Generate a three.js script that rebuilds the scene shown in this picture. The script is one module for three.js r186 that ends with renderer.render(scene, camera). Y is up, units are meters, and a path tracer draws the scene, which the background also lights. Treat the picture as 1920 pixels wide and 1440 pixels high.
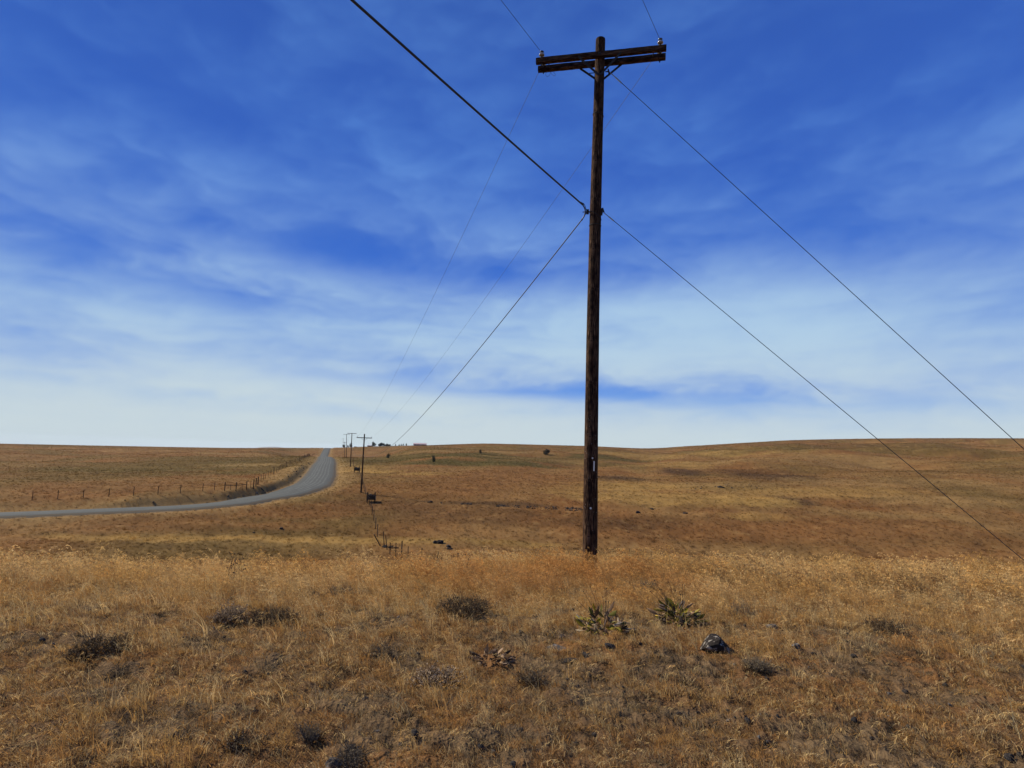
import * as THREE from 'three';
import { mergeGeometries, mergeVertices } from 'three/addons/utils/BufferGeometryUtils.js';
import { createNoise2D, createNoise3D } from 'simplex-noise';

// ---------------------------------------------------------------- camera, sky, sun, exposure
const scene = new THREE.Scene();
const EYE = 1.62, F = 1090, CX = 960, CY = 720, Y0 = 848, ROLL = THREE.MathUtils.degToRad(1.5);
const PITCH = Math.atan((Y0 - CY) / F);
const camera = new THREE.PerspectiveCamera(2 * Math.atan(720 / F) * 180 / Math.PI, 4 / 3, 0.05, 30000);
camera.position.set(0, EYE, 0);
camera.rotation.order = 'YXZ';
camera.rotation.set(PITCH, 0, ROLL);
const renderer = new THREE.WebGLRenderer({ antialias: true });
renderer.setSize(1024, 768);
renderer.toneMapping = THREE.LinearToneMapping;
renderer.toneMappingExposure = 1.35;
renderer.shadowMap.enabled = true;
renderer.shadowMap.type = THREE.PCFSoftShadowMap;

function mulberry(a) { return () => { a |= 0; a = a + 0x6D2B79F5 | 0; let t = Math.imul(a ^ a >>> 15, 1 | a); t = t + Math.imul(t ^ t >>> 7, 61 | t) ^ t; return ((t ^ t >>> 14) >>> 0) / 4294967296; }; }
const n2 = createNoise2D(mulberry(11)), n2b = createNoise2D(mulberry(23)), n3 = createNoise3D(mulberry(37));
const fbm2 = (x, y, o = 4, g = 0.5) => { let s = 0, a = 1, t = 0; for (let i = 0; i < o; i++) { s += a * n2(x, y); t += a; x = x * 2.03 + 17.1; y = y * 2.03 - 9.7; a *= g; } return s / t; };
const fbm3 = (x, y, z, o = 4) => { let s = 0, a = 1, t = 0; for (let i = 0; i < o; i++) { s += a * n3(x, y, z); t += a; x *= 2.03; y *= 2.03; z *= 2.03; a *= 0.5; } return s / t; };
const clamp = (x, a = 0, b = 1) => Math.min(b, Math.max(a, x));
const smooth = (a, b, x) => { const t = clamp((x - a) / (b - a)); return t * t * (3 - 2 * t); };
const lerp = (a, b, t) => a + (b - a) * t;
const table = (t, x) => { if (x <= t[0][0]) return t[0][1]; for (let i = 1; i < t.length; i++) if (x <= t[i][0]) { const [x0, y0] = t[i - 1], [x1, y1] = t[i]; return y0 + (y1 - y0) * (x - x0) / (x1 - x0); } return t[t.length - 1][1]; };
const spline = (t, x) => { // monotone-ish Catmull through a table
  const n = t.length; if (x <= t[0][0]) return t[0][1]; if (x >= t[n - 1][0]) return t[n - 1][1];
  let i = 1; while (x > t[i][0]) i++;
  const [x0, y0] = t[i - 1], [x1, y1] = t[i], h = x1 - x0;
  const m = k => { if (k <= 0 || k >= n - 1) return 0; const a = (t[k][1] - t[k - 1][1]) / (t[k][0] - t[k - 1][0]), b = (t[k + 1][1] - t[k][1]) / (t[k + 1][0] - t[k][0]); return a * b <= 0 ? 0 : 2 * a * b / (a + b); };
  const m0 = i - 1 === 0 ? (y1 - y0) / h : m(i - 1), m1 = i === n - 1 ? (y1 - y0) / h : m(i), s = (x - x0) / h, s2 = s * s, s3 = s2 * s;
  return (2 * s3 - 3 * s2 + 1) * y0 + (s3 - 2 * s2 + s) * h * m0 + (-2 * s3 + 3 * s2) * y1 + (s3 - s2) * h * m1;
};
// direction of a photograph pixel: [x over distance, height over distance]
function ray(px, py) {
  const u0 = px - CX, v0 = -(py - CY), c = Math.cos(ROLL), s = Math.sin(ROLL), u = u0 * c - v0 * s, v = u0 * s + v0 * c;
  const Y = v * Math.cos(PITCH) + F * Math.sin(PITCH), Z = F * Math.cos(PITCH) - v * Math.sin(PITCH);
  return [u / Z, Y / Z];
}
const at = (px, py, d) => { const [a, b] = ray(px, py); return new THREE.Vector3(a * d, b * d + EYE, -d); };

// sky: blue air paling to the horizon, thin high cloud in drawn-out veils
const SKYW = 2304, SKYH = 1152, skyData = new Float32Array(SKYW * SKYH * 4);
{
  const airT = [[0, [0.50, 0.62, 0.74]], [4, [0.20, 0.40, 0.78]], [6, [0.125, 0.30, 0.76]], [9, [0.085, 0.24, 0.71]], [16, [0.046, 0.160, 0.62]], [26, [0.038, 0.124, 0.52]], [40, [0.032, 0.102, 0.43]], [90, [0.026, 0.078, 0.34]]];
  const covT = [[0, 0.92], [4, 0.66], [7, 0.56], [10, 0.56], [13, 0.46], [16, 0.30], [20, 0.20], [26, 0.16], [34, 0.07], [45, 0.05], [90, 0.05]];
  // veils seen in the photograph: pixel centre, half width, half height, strength
  const veil = [[1330, 610, 340, 100, 0.46], [700, 640, 300, 45, 0.16], [560, 740, 260, 40, 0.26], [1010, 665, 260, 26, 0.18], [1120, 738, 330, 17, -0.55], [760, 785, 200, 10, -0.22], [480, 560, 130, 30, -0.22], [800, 500, 220, 45, -0.30],
    [600, 400, 300, 70, 0.14], [900, 330, 160, 50, 0.10], [560, 200, 200, 60, -0.08], [1300, 720, 260, 14, -0.10], [1000, 560, 120, 26, 0.10], [1380, 300, 180, 130, -0.06], [520, 500, 190, 22, 0.16]].map(([px, py, rx, ry, k]) => {
    const [a, b] = ray(px, py), az = Math.atan(a), el = Math.atan(b / Math.hypot(1, a)); return [az, el, rx / F, ry / F, k];
  });
  for (let j = 0; j < SKYH; j++) {
    const el = ((j + 0.5) / SKYH - 0.5) * Math.PI, se = Math.sin(el), ce = Math.cos(el), e = Math.max(0, el * 180 / Math.PI), air = [0, 1, 2].map(c => table(airT.map(([t, v]) => [t, v[c]]), e)), covE = table(covT, e);
    for (let i = 0; i < SKYW; i++) {
      const ph = ((i + 0.5) / SKYW - 0.5) * 2 * Math.PI, dx = ce * Math.cos(ph), dz = ce * Math.sin(ph), q = (j * SKYW + i) * 4;
      let cov = 0;
      if (el > -0.02) {
        // layered veils, drawn out along the horizon
        const A = fbm3(dx * 2.1 + 5, se * 6.5, dz * 2.1, 4), B = fbm3(dx * 6 + 0.5 * A, se * 15 + 0.8 * A, dz * 6 + 9, 4), D = fbm3(dx * 20 + B, se * 42 + B, dz * 20, 4), S = fbm3(dx * 2.6 + 0.4 * B, se * 46 + 1.2 * A, dz * 2.6 - 4, 3);
        cov = covE + 0.25 * A + 0.15 * B + 0.055 * D + 0.12 * S * smooth(20, 9, e);
        const az = Math.atan2(dx, -dz);
        for (const [va, ve, rx, ry, s] of veil) {
          const u = (az - va + 0.08 * B) / rx, v = (el - ve + 0.010 * A + 0.008 * B + 0.004 * D + 0.04 * (az - va)) / ry, g = Math.exp(-(u * u + v * v)); cov += s * g;
        }
        cov = smooth(-0.12, 1.08, cov);
        cov = lerp(cov, 0.95, smooth(4.5, 0, e));
      } else cov = 0.97;
      const cl = [lerp(lerp(0.585, 0.42, smooth(2, 13, e)), 0.17, smooth(11, 30, e)), lerp(lerp(0.685, 0.60, smooth(2, 13, e)), 0.40, smooth(11, 30, e)), lerp(lerp(0.725, 0.79, smooth(2, 13, e)), 0.86, smooth(11, 30, e))];
      for (let c = 0; c < 3; c++) skyData[q + c] = lerp(air[c], cl[c], cov) / 1.35;
      skyData[q + 3] = 1;
    }
  }
}
const sky = new THREE.DataTexture(skyData, SKYW, SKYH, THREE.RGBAFormat, THREE.FloatType);
sky.mapping = THREE.EquirectangularReflectionMapping; sky.magFilter = THREE.LinearFilter; sky.needsUpdate = true;
scene.background = sky; scene.environment = sky;

const SUN_EL = 38 * Math.PI / 180, SUN_BACK = 25 * Math.PI / 180; // high on the road side, a little beyond the pole
const sunDir = new THREE.Vector3(-Math.cos(SUN_BACK) * Math.cos(SUN_EL), Math.sin(SUN_EL), -Math.sin(SUN_BACK) * Math.cos(SUN_EL));
const sun = new THREE.DirectionalLight(new THREE.Color(1.0, 0.92, 0.79), 5.0);
sun.position.copy(sunDir).multiplyScalar(200); sun.castShadow = true;
Object.assign(sun.shadow.camera, { left: -120, right: 120, top: 120, bottom: -120, near: 1, far: 600 }); sun.shadow.mapSize.set(4096, 4096);
scene.add(sun); scene.add(sun.target);

// ---------------------------------------------------------------- helpers
const names = {};
const numbered = n => { const k = names[n] = (names[n] ?? -1) + 1; return k ? `${n}_${String(k).padStart(3, '0')}` : n; };
function tag(o, label, category, group, kind) { o.userData.label = label; o.userData.category = category; if (group) o.userData.group = group; if (kind) o.userData.kind = kind; return o; }
function lit(m) { m.castShadow = m.receiveShadow = true; return m; }
function thing(name, label, category, pos = [0, 0, 0], turn = 0, group) { const o = new THREE.Group(); o.name = numbered(name); o.position.set(...pos); o.rotation.y = turn; scene.add(o); return tag(o, label, category, group); }
function part(name, geo, mat, parent) { const m = lit(new THREE.Mesh(geo, mat)); m.name = name; parent.add(m); return m; }
function single(name, geo, mat, label, category, group) { const m = lit(new THREE.Mesh(geo, mat)); m.name = numbered(name); scene.add(m); return tag(m, label, category, group); }
const col = (r, g, b) => new THREE.Color().setRGB(r, g, b);
const std = (c, rough = 0.9, extra = {}) => new THREE.MeshPhysicalMaterial({ color: c, roughness: rough, specularIntensity: rough > 0.8 ? 0.12 : 1, ...extra });
const V = (x, y, z) => new THREE.Vector3(x, y, z);
const srgb = x => Math.round(255 * (x <= 0.0031308 ? 12.92 * x : 1.055 * Math.pow(clamp(x), 1 / 2.4) - 0.055));
function tex(w, h, fn, color = true) { // fn(u, v, x, y) -> [r, g, b] linear
  const d = new Uint8Array(w * h * 4);
  for (let y = 0; y < h; y++) for (let x = 0; x < w; x++) { const c = fn(x / w, y / h, x, y), q = (y * w + x) * 4; for (let k = 0; k < 3; k++) d[q + k] = color ? srgb(c[k]) : Math.round(255 * clamp(c[k])); d[q + 3] = 255; }
  const t = new THREE.DataTexture(d, w, h, THREE.RGBAFormat); t.magFilter = THREE.LinearFilter; t.minFilter = THREE.LinearMipmapLinearFilter; t.generateMipmaps = true; t.wrapS = t.wrapT = THREE.RepeatWrapping; if (color) t.colorSpace = THREE.SRGBColorSpace; t.needsUpdate = true; return t;
}
// seamless noise on a torus
const tile = (u, v, f, s = 0) => { const a = u * 2 * Math.PI, b = v * 2 * Math.PI, R = f / (2 * Math.PI); return 0.5 * (n3(R * Math.cos(a) + s, R * Math.sin(a), R * Math.cos(b) * 1.0 + R * Math.sin(b) * 0.37 + s) + n3(R * Math.cos(b) - s, R * Math.sin(b) + 5, R * Math.sin(a) + R * Math.cos(a) * 0.41)); };
function bar(a, b, w, h, up = V(0, 1, 0)) { // a square bar from a to b
  const d = b.clone().sub(a), L = d.length(), g = new THREE.BoxGeometry(w, h, L), z = d.normalize(), x = new THREE.Vector3().crossVectors(up, z).normalize(), y = new THREE.Vector3().crossVectors(z, x);
  g.applyMatrix4(new THREE.Matrix4().makeBasis(x, y, z).setPosition(a.clone().add(b).multiplyScalar(0.5))); return g;
}
function rod(a, b, r0, r1 = r0, seg = 8) { const d = b.clone().sub(a), L = d.length(), g = new THREE.CylinderGeometry(r1, r0, L, seg, 1); g.applyQuaternion(new THREE.Quaternion().setFromUnitVectors(V(0, 1, 0), d.normalize())); g.translate((a.x + b.x) / 2, (a.y + b.y) / 2, (a.z + b.z) / 2); return g; }
const tube = (pts, r, seg = 40, rs = 6) => new THREE.TubeGeometry(new THREE.CatmullRomCurve3(pts), seg, r, rs, false);
const merge = gs => mergeGeometries(gs.map(g => { const q = g.index ? g.toNonIndexed() : g; for (const k of Object.keys(q.attributes)) if (!['position', 'normal', 'uv'].includes(k)) q.deleteAttribute(k); return q; }));

// ---------------------------------------------------------------- the lie of the land (height relative to the eye; d = metres ahead)
const nearT = [[-200, -3.5], [-60, -2.2], [-15, -1.7], [0, -1.60], [3, -1.60], [5.5, -1.72], [8, -1.95], [11.5, -2.32], [15, -2.95], [20, -4.15], [30, -6.7], [45, -9.7], [55, -10.5], [62, -10.9], [68, -10.8], [76, -10.1], [86, -8.9], [98, -7.35]];
const horizonT = [[-0.9, -0.0085], [-0.49, -0.0055], [-0.39, -0.003], [-0.313, -0.001], [-0.234, 0.0036], [-0.143, 0.008], [-0.025, 0.0138], [0.12, 0.0140], [0.222, 0.0124], [0.313, 0.019], [0.405, 0.0268], [0.496, 0.0338], [0.7, 0.042], [0.9, 0.047]];
const dipT = [[98, -7.35], [130, -6.3], [167, -5.3], [230, -4.5], [285, -4.3], [340, -6.4], [420, -9.3], [490, -7.4], [560, -3.4], [620, 0], [5000, 0]];
const CREST = 630;
function baseHeight(x, z) {
  const d = -z; let h;
  if (d <= 98) h = spline(nearT, d);
  else {
    const a = clamp(x / d, -0.9, 0.9), E = spline(horizonT, a);
    const t = clamp((d - 98) / (CREST - 98)), p = lerp(0.66, 0.84, smooth(-0.3, 0.1, a));
    const plain = -7.35 + (E * CREST + 7.35) * Math.pow(t, p);
    const wdip = smooth(-0.43, -0.36, a) * smooth(-0.15, -0.25, a);
    const dip = spline(dipT, d) + E * CREST * smooth(480, 620, d);
    h = lerp(plain, dip, wdip * smooth(98, 120, d));
    if (d > CREST) { const q = d - CREST; h -= 0.00016 * q * q / (1 + q / 200); }
    const k = smooth(110, 200, d) * smooth(CREST, 380, d);
    h += k * (1.5 * n2(x / 95 + 3, z / 80) + 0.55 * n2(x / 34, z / 30 + 8) + smooth(0, 0.25, a) * (1.6 * n2(x / 60 + 1, z / 75 + 5) + 0.5 * n2b(x / 22, z / 30))) * (1 - 0.7 * wdip);
  }
  // swales and hummocks
  const r = Math.hypot(x, z);
  h += 0.22 * n2(x / 17 + 1.3, z / 15) * smooth(14, 30, r) * smooth(120, 60, r) + 0.16 * n2b(x / 7, z / 6) * smooth(20, 45, r) * smooth(260, 140, r);
  h -= 0.50 * smooth(1.2, -3.0, x + 0.06 * d) * smooth(8, 14, d) * smooth(60, 32, d);   // the brow falls away on the road side
  h += smooth(0, 4, r) * 0.05 * n2(x / 2.3, z / 1.9);
  return h;
}
const roundRelief = (x, z) => { const r = Math.hypot(x, z); if (r > 40) return 0; const k = smooth(40, 15, r), m = n2(x * 2.4, z * 2.4 + 5); return k * (0.026 * m + 0.020 * n2b(x * 6.1, z * 6.1) + 0.014 * Math.abs(n2(x * 13, z * 13))); };

function march(px, py, fn, d0 = 1.2, d1 = 3000) { // where the line of sight of a pixel meets the ground
  const [a, b] = ray(px, py); let prev = d0;
  for (let d = d0; d < d1; d *= 1.01) { if (fn(a * d, -d) >= b * d) { let lo = prev, hi = d; for (let i = 0; i < 24; i++) { const m = (lo + hi) / 2; if (fn(a * m, -m) >= b * m) hi = m; else lo = m; } return [a * hi, -hi]; } prev = d; }
  return [a * d1, -d1];
}
// the gravel road: centre line over the ground
const ROADW = 2.95;
const roadLine = (() => {
  const p = [[-125, 40], [-121, -20], [-108, -52], [-86, -70]].map(([x, z]) => V(x, 0, z));
  for (const [px, py] of [[430, 942], [482, 935], [530, 925], [574, 911.5], [596, 895], [605, 876], [611, 863]]) { const [x, z] = march(px, py, baseHeight, 60); p.push(V(x, 0, z)); }
  for (const [a, d] of [[-0.3155, 285], [-0.317, 350], [-0.3185, 430], [-0.3165, 520], [-0.3128, 600], [-0.311, 680], [-0.309, 900]]) p.push(V(a * d, 0, -d));
  const pts = new THREE.CatmullRomCurve3(p, false, 'centripetal').getSpacedPoints(520);
  let h = pts.map(q => baseHeight(q.x, q.z));
  for (let k = 0; k < 6; k++) h = h.map((v, i) => (h[Math.max(0, i - 1)] + 2 * v + h[Math.min(h.length - 1, i + 1)]) / 4);
  pts.forEach((q, i) => { q.y = h[i]; });
  return pts;
})();
function nearRoad(x, z) { // [distance, centre-line height, side]
  if (x > -20 || x < -420) return [1e9, 0, 0];
  let best = 1e9, bi = 0; for (let i = 0; i < roadLine.length; i += 2) { const dx = roadLine[i].x - x, dz = roadLine[i].z - z, q = dx * dx + dz * dz; if (q < best) { best = q; bi = i; } }
  if (best > 400) return [1e9, 0, 0];
  let bd = 1e9, bh = 0, side = 0;
  for (let i = Math.max(0, bi - 3); i < Math.min(roadLine.length - 1, bi + 3); i++) {
    const a = roadLine[i], b = roadLine[i + 1], ex = b.x - a.x, ez = b.z - a.z, t = clamp(((x - a.x) * ex + (z - a.z) * ez) / (ex * ex + ez * ez)), qx = a.x + ex * t - x, qz = a.z + ez * t - z, q = Math.hypot(qx, qz);
    if (q < bd) { bd = q; bh = lerp(a.y, b.y, t); side = Math.sign(ex * (z - a.z) - ez * (x - a.x)); }
  }
  return [bd, bh, side];
}
function height(x, z) {
  let h = baseHeight(x, z) + roundRelief(x, z);
  const [rd, rh, side] = nearRoad(x, z);
  if (rd < 14) {
    const w = smooth(8.5, ROADW + 0.5, rd);
    h = lerp(h, rh - 0.15 - 0.20 * smooth(ROADW + 2.2, ROADW + 0.9, rd) * smooth(ROADW, ROADW + 0.9, rd), w);
    if (side < 0) h += 0.85 * smooth(ROADW + 1.0, ROADW + 2.6, rd) * smooth(14, 7, rd) * smooth(-30, -38, x) * smooth(-62, -54, x);   // the cut bank in the bend
    if (rd < ROADW) h -= 0.25 * smooth(ROADW, ROADW - 0.8, rd);
  }
  return h + EYE;
}
const onGround = (px, py, d0 = 1.2) => { const [x, z] = march(px, py, (x, z) => height(x, z) - EYE, d0); return V(x, height(x, z), z); };

// ---------------------------------------------------------------- what grows where (base colours)
const C = { gold: [0.290, 0.172, 0.050], straw: [0.295, 0.190, 0.072], tan: [0.220, 0.132, 0.047], rust: [0.170, 0.078, 0.025], brown: [0.112, 0.055, 0.020], olive: [0.100, 0.069, 0.020], green: [0.066, 0.054, 0.015], umber: [0.062, 0.035, 0.017], grey: [0.125, 0.084, 0.044] };
// patches of one plant cover, by the pixels where the photograph shows them: centre, half size, colour, strength
const patches = [
  [560, 868, 150, 22, C.olive, 0.75], [300, 868, 150, 22, C.olive, 0.7], [470, 852, 90, 3, C.tan, 0.7], [450, 872, 70, 3, C.straw, 0.5], [560, 900, 60, 14, C.tan, 0.7], [590, 880, 30, 14, C.straw, 0.6],
  [880, 853, 200, 5, C.green, 0.9], [900, 868, 160, 6, C.green, 0.9], [760, 858, 90, 8, C.olive, 0.8], [1140, 858, 80, 5, C.green, 0.8], [1160, 872, 60, 4, C.olive, 0.7], [1080, 862, 60, 8, C.olive, 0.6],
  [860, 846, 130, 2.2, C.tan, 0.8], [900, 840, 120, 4, C.olive, 0.6], [1000, 861, 130, 2, C.tan, 0.5],
  [1400, 845, 160, 8, C.olive, 0.85], [1700, 842, 250, 12, C.olive, 0.7], [1460, 834, 80, 5, C.brown, 0.5], [1260, 855, 110, 3.5, C.gold, 0.7], [1350, 866, 130, 4, C.tan, 0.7], [1270, 872, 60, 6, C.gold, 0.5],
  [1275, 885, 38, 8, C.umber, 0.9], [1400, 886, 80, 8, C.brown, 0.85], [1470, 896, 70, 8, C.umber, 0.75], [1490, 940, 40, 10, C.umber, 0.8], [1300, 900, 90, 6, C.rust, 0.5], [1150, 895, 50, 4, C.umber, 0.7],
  [1180, 912, 130, 9, C.gold, 0.85], [1250, 935, 190, 14, C.gold, 0.75], [1420, 940, 70, 10, C.gold, 0.8], [1060, 920, 60, 12, C.gold, 0.5], [1600, 925, 160, 12, C.gold, 0.6], [1780, 940, 160, 12, C.tan, 0.8], [1700, 905, 200, 8, C.tan, 0.7], [1430, 970, 90, 8, C.gold, 0.6], [1650, 965, 140, 9, C.tan, 0.7], [1380, 908, 140, 5, C.tan, 0.7], [1500, 860, 200, 5, C.tan, 0.6],
  [700, 884, 80, 3.5, C.gold, 0.9], [800, 888, 60, 3, C.gold, 0.85], [660, 880, 40, 8, C.gold, 0.6], [640, 905, 25, 12, C.tan, 0.5], [840, 880, 90, 4, C.tan, 0.5],
  [750, 920, 170, 18, C.rust, 0.7], [960, 900, 140, 18, C.rust, 0.7], [700, 948, 110, 9, C.brown, 0.85], [560, 960, 120, 16, C.rust, 0.8], [900, 965, 160, 18, C.brown, 0.7], [1060, 975, 90, 16, C.rust, 0.7], [520, 985, 90, 10, C.rust, 0.6], [300, 980, 150, 20, C.rust, 0.6],
  [1200, 985, 160, 18, C.brown, 0.9], [1360, 1000, 130, 18, C.rust, 0.8], [1600, 990, 150, 25, C.rust, 0.7], [950, 946, 120, 4, C.umber, 0.7],
  [560, 1012, 200, 5, C.gold, 0.95], [770, 1014, 60, 6, C.gold, 0.9], [960, 1018, 100, 5, C.gold, 0.7], [230, 1008, 150, 6, C.gold, 0.8],
].map(([px, py, rx, ry, c, s]) => { const m = march(px, py, baseHeight, 40), n = march(px, py + ry, baseHeight, 40), f = march(px, Math.max(py - ry, 1), baseHeight, 40); return { x: m[0], z: m[1], rx: rx / F * -m[1] * 1.05, dn: Math.max(1.5, n[1] - m[1]), df: Math.min(260, Math.max(1.5, m[1] - f[1])), c, s }; });
const mix3 = (a, b, t) => [lerp(a[0], b[0], t), lerp(a[1], b[1], t), lerp(a[2], b[2], t)];
function cover(x, z) {
  const r = Math.hypot(x, z), d = -z; let c;
  const f1 = fbm2(x / 22, z / 30, 3), f2 = fbm2(x / 3.1 + 9, z / 3.4, 3), f3 = n2b(x / 0.9, z / 0.9);
  if (r < 46 || d < 20) {
    // the near rise: stony brown soil under the grass
    c = mix3([0.105, 0.064, 0.032], C.rust, clamp(0.35 + 0.7 * f2));
    c = mix3(c, C.grey, 0.8 * smooth(0.05, 0.5, n2b(x / 1.3 + 4, z / 0.9)));
  } else {
    c = mix3(C.tan, C.rust, clamp(0.6 + 0.6 * f1));
    c = mix3(c, C.olive, 0.6 * smooth(0.0, 0.6, fbm2(x / 70 + 2, z / 110, 2)));
  }
  if (d > 40) {
    const wob = 0.55 * f1 + 0.35 * f2 + 0.2 * f3;
    for (const p of patches) {
      const u = (x - p.x) / p.rx; if (u > 2.2 || u < -2.2) continue;
      const v = z > p.z ? (z - p.z) / p.dn : (p.z - z) / p.df; if (v > 2.2) continue;
      const w = smooth(1.35, 0.55, Math.sqrt(u * u + v * v) + wob * 0.55); if (w > 0) c = mix3(c, p.c, w * p.s);
    }
    c = mix3(c, C.umber, 0.4 * smooth(0.25, 0.75, f2 + 0.5 * f3));
    c = mix3(c, C.straw, 0.35 * smooth(0.3, 0.8, -f2 + 0.3 * f3));
    const s = 1 + 0.16 * n2(x / 40, z / 6) + 0.10 * f3; c = [c[0] * s, c[1] * s, c[2] * s];
    const rd = nearRoad(x, z)[0]; if (rd < 9) c = mix3(c, C.straw, 0.55 * smooth(8, 4.5, rd + 2 * f3));
    if (rd < 4.6) c = mix3(c, [0.13, 0.10, 0.066], 0.7 * smooth(4.4, 3.3, rd + 0.5 * f3));
  }
  return c;
}

// ---------------------------------------------------------------- ground
{
  const ang = []; const A = 56 * Math.PI / 180, NA = 660;
  for (let i = 0; i <= NA; i++) ang.push(-A + 2 * A * i / NA);
  for (let i = 1; i < 70; i++) ang.push(A + (2 * Math.PI - 2 * A) * i / 70);
  const rad = [0.35]; while (rad[rad.length - 1] < 3200) { const r = rad[rad.length - 1]; rad.push(r + Math.max(0.035, r * (r > 75 && r < 260 ? 0.0085 : 0.0155))); }
  const na = ang.length, nr = rad.length, pos = new Float32Array((na * nr + 1) * 3), colr = new Float32Array((na * nr + 1) * 3), uv = new Float32Array((na * nr + 1) * 2);
  for (let j = 0; j < nr; j++) for (let i = 0; i < na; i++) {
    const q = j * na + i, x = rad[j] * Math.sin(ang[i]), z = -rad[j] * Math.cos(ang[i]), c = cover(x, z), y = height(x, z);
    
    pos.set([x, y, z], q * 3); colr.set(c, q * 3); uv.set([x / 2.6, z / 2.6], q * 2);
  }
  const o = na * nr; pos.set([0, height(0, 0), 0], o * 3); colr.set([0.1, 0.07, 0.045], o * 3);
  const idx = [];
  for (let i = 0; i < na; i++) { const k = (i + 1) % na; idx.push(o, k, i); for (let j = 0; j < nr - 1; j++) { const a = j * na + i, b = j * na + k, c = a + na, d = b + na; idx.push(a, b, c, b, d, c); } }
  const g = new THREE.BufferGeometry(); g.setAttribute('position', new THREE.BufferAttribute(pos, 3)); g.setAttribute('color', new THREE.BufferAttribute(colr, 3)); g.setAttribute('uv', new THREE.BufferAttribute(uv, 2)); g.setIndex(new THREE.BufferAttribute(new Uint32Array(idx), 1)); g.computeVertexNormals();
  const grain = (u, v) => 0.5 + 0.28 * tile(u, v, 14) + 0.24 * tile(u, v, 43, 3) + 0.22 * tile(u, v, 120, 9);
  const map = tex(512, 512, (u, v) => { const k = 0.62 + 0.75 * clamp(grain(u, v)), w = 0.06 * tile(u, v, 30, 21); return [k * (1 + w) * 0.95, k * 0.95, k * (1 - w) * 0.95]; });
  const bump = tex(512, 512, (u, v) => { const k = grain(u, v); return [k, k, k]; }, false);
  const m = lit(new THREE.Mesh(g, new THREE.MeshPhysicalMaterial({ vertexColors: true, map, bumpMap: bump, bumpScale: 0.03, roughness: 1, specularIntensity: 0.05 })));
  m.name = 'ground'; tag(m, 'dry brown rangeland rolling away to low hills', 'ground', null, 'structure'); scene.add(m);
}
console.log('ground');
// the road
{
  const offs = [-ROADW - 0.55, -ROADW, -2.1, -1.1, 0, 1.1, 2.1, ROADW, ROADW + 0.55], pos = [], uv = [], idx = []; let s = 0;
  roadLine.forEach((p, i) => {
    const a = roadLine[Math.max(0, i - 1)], b = roadLine[Math.min(roadLine.length - 1, i + 1)], t = V(b.x - a.x, 0, b.z - a.z).normalize(), n = V(-t.z, 0, t.x);
    if (i) s += p.distanceTo(roadLine[i - 1]);
    offs.forEach((o, k) => { const e = k === 0 || k === offs.length - 1, wob = e ? 0.10 * n2(s / 3, k) : 0.08 * n2(s / 4, k) * (Math.abs(o) > 2 ? 1 : 0), y = p.y + EYE + (e ? -0.30 : 0.10 * (1 - (o / ROADW) ** 2) - 0.03); pos.push(p.x + n.x * (o + wob), y, p.z + n.z * (o + wob)); uv.push(o / 6.4 + 0.5, s / 24); });
  });
  const m = offs.length; for (let i = 0; i < roadLine.length - 1; i++) for (let k = 0; k < m - 1; k++) { const a = i * m + k; idx.push(a, a + 1, a + m, a + 1, a + m + 1, a + m); }
  const g = new THREE.BufferGeometry(); g.setAttribute('position', new THREE.Float32BufferAttribute(pos, 3)); g.setAttribute('uv', new THREE.Float32BufferAttribute(uv, 2)); g.setIndex(idx); g.computeVertexNormals();
  const map = tex(256, 512, (u, v) => { const o = (u - 0.5) * 6.4; let tr = 0; for (const c of [-1.75, -1.2, -0.55, 0.25, 0.95, 1.7]) tr += Math.exp(-(((o - c - 0.07 * tile(0.3, v, 5, c)) / 0.15) ** 2)) * (0.6 + 0.6 * tile(0.1, v, 7, c * 3)); const g = tile(u, v, 60) * 0.10 + tile(u, v, 20, 4) * 0.10, k = 0.082 * (1 + g) + 0.050 * clamp(tr), e = smooth(2.5, 3.1, Math.abs(o) + 0.4 * tile(u, v, 12, 8)); return mix3([k * 0.99, k * 1.02, k * 0.88], [0.10, 0.075, 0.045], e * 0.8); });
  const r = lit(new THREE.Mesh(g, std(0xffffff, 0.95, { map }))); r.name = 'gravel_road'; tag(r, 'grey gravel road curving up the hill with pale wheel tracks', 'road', null, 'structure'); scene.add(r);
}
// a far blue hill beyond the left-hand field
{
  const g = new THREE.SphereGeometry(1, 48, 16, 0, Math.PI * 2, 0, Math.PI / 2), p = g.attributes.position;
  for (let i = 0; i < p.count; i++) { const x = p.getX(i), y = p.getY(i), z = p.getZ(i), k = 1 + 0.10 * n3(x * 2, y * 2, z * 2); p.setXYZ(i, x * 160 * k * (x > 0 ? 0.8 : 1.15), y * 50 * (0.9 + 0.1 * k), z * 400 * k); }
  g.computeVertexNormals();
  const q = at(512, 846, 6500), h = lit(new THREE.Mesh(g, std(col(0.24, 0.20, 0.15), 1))); h.position.set(q.x, q.y - 2, q.z); h.name = 'distant_hill'; tag(h, 'low hazy blue grey hill on the horizon beyond the left field', 'hill', null, 'structure'); scene.add(h);
}
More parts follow.
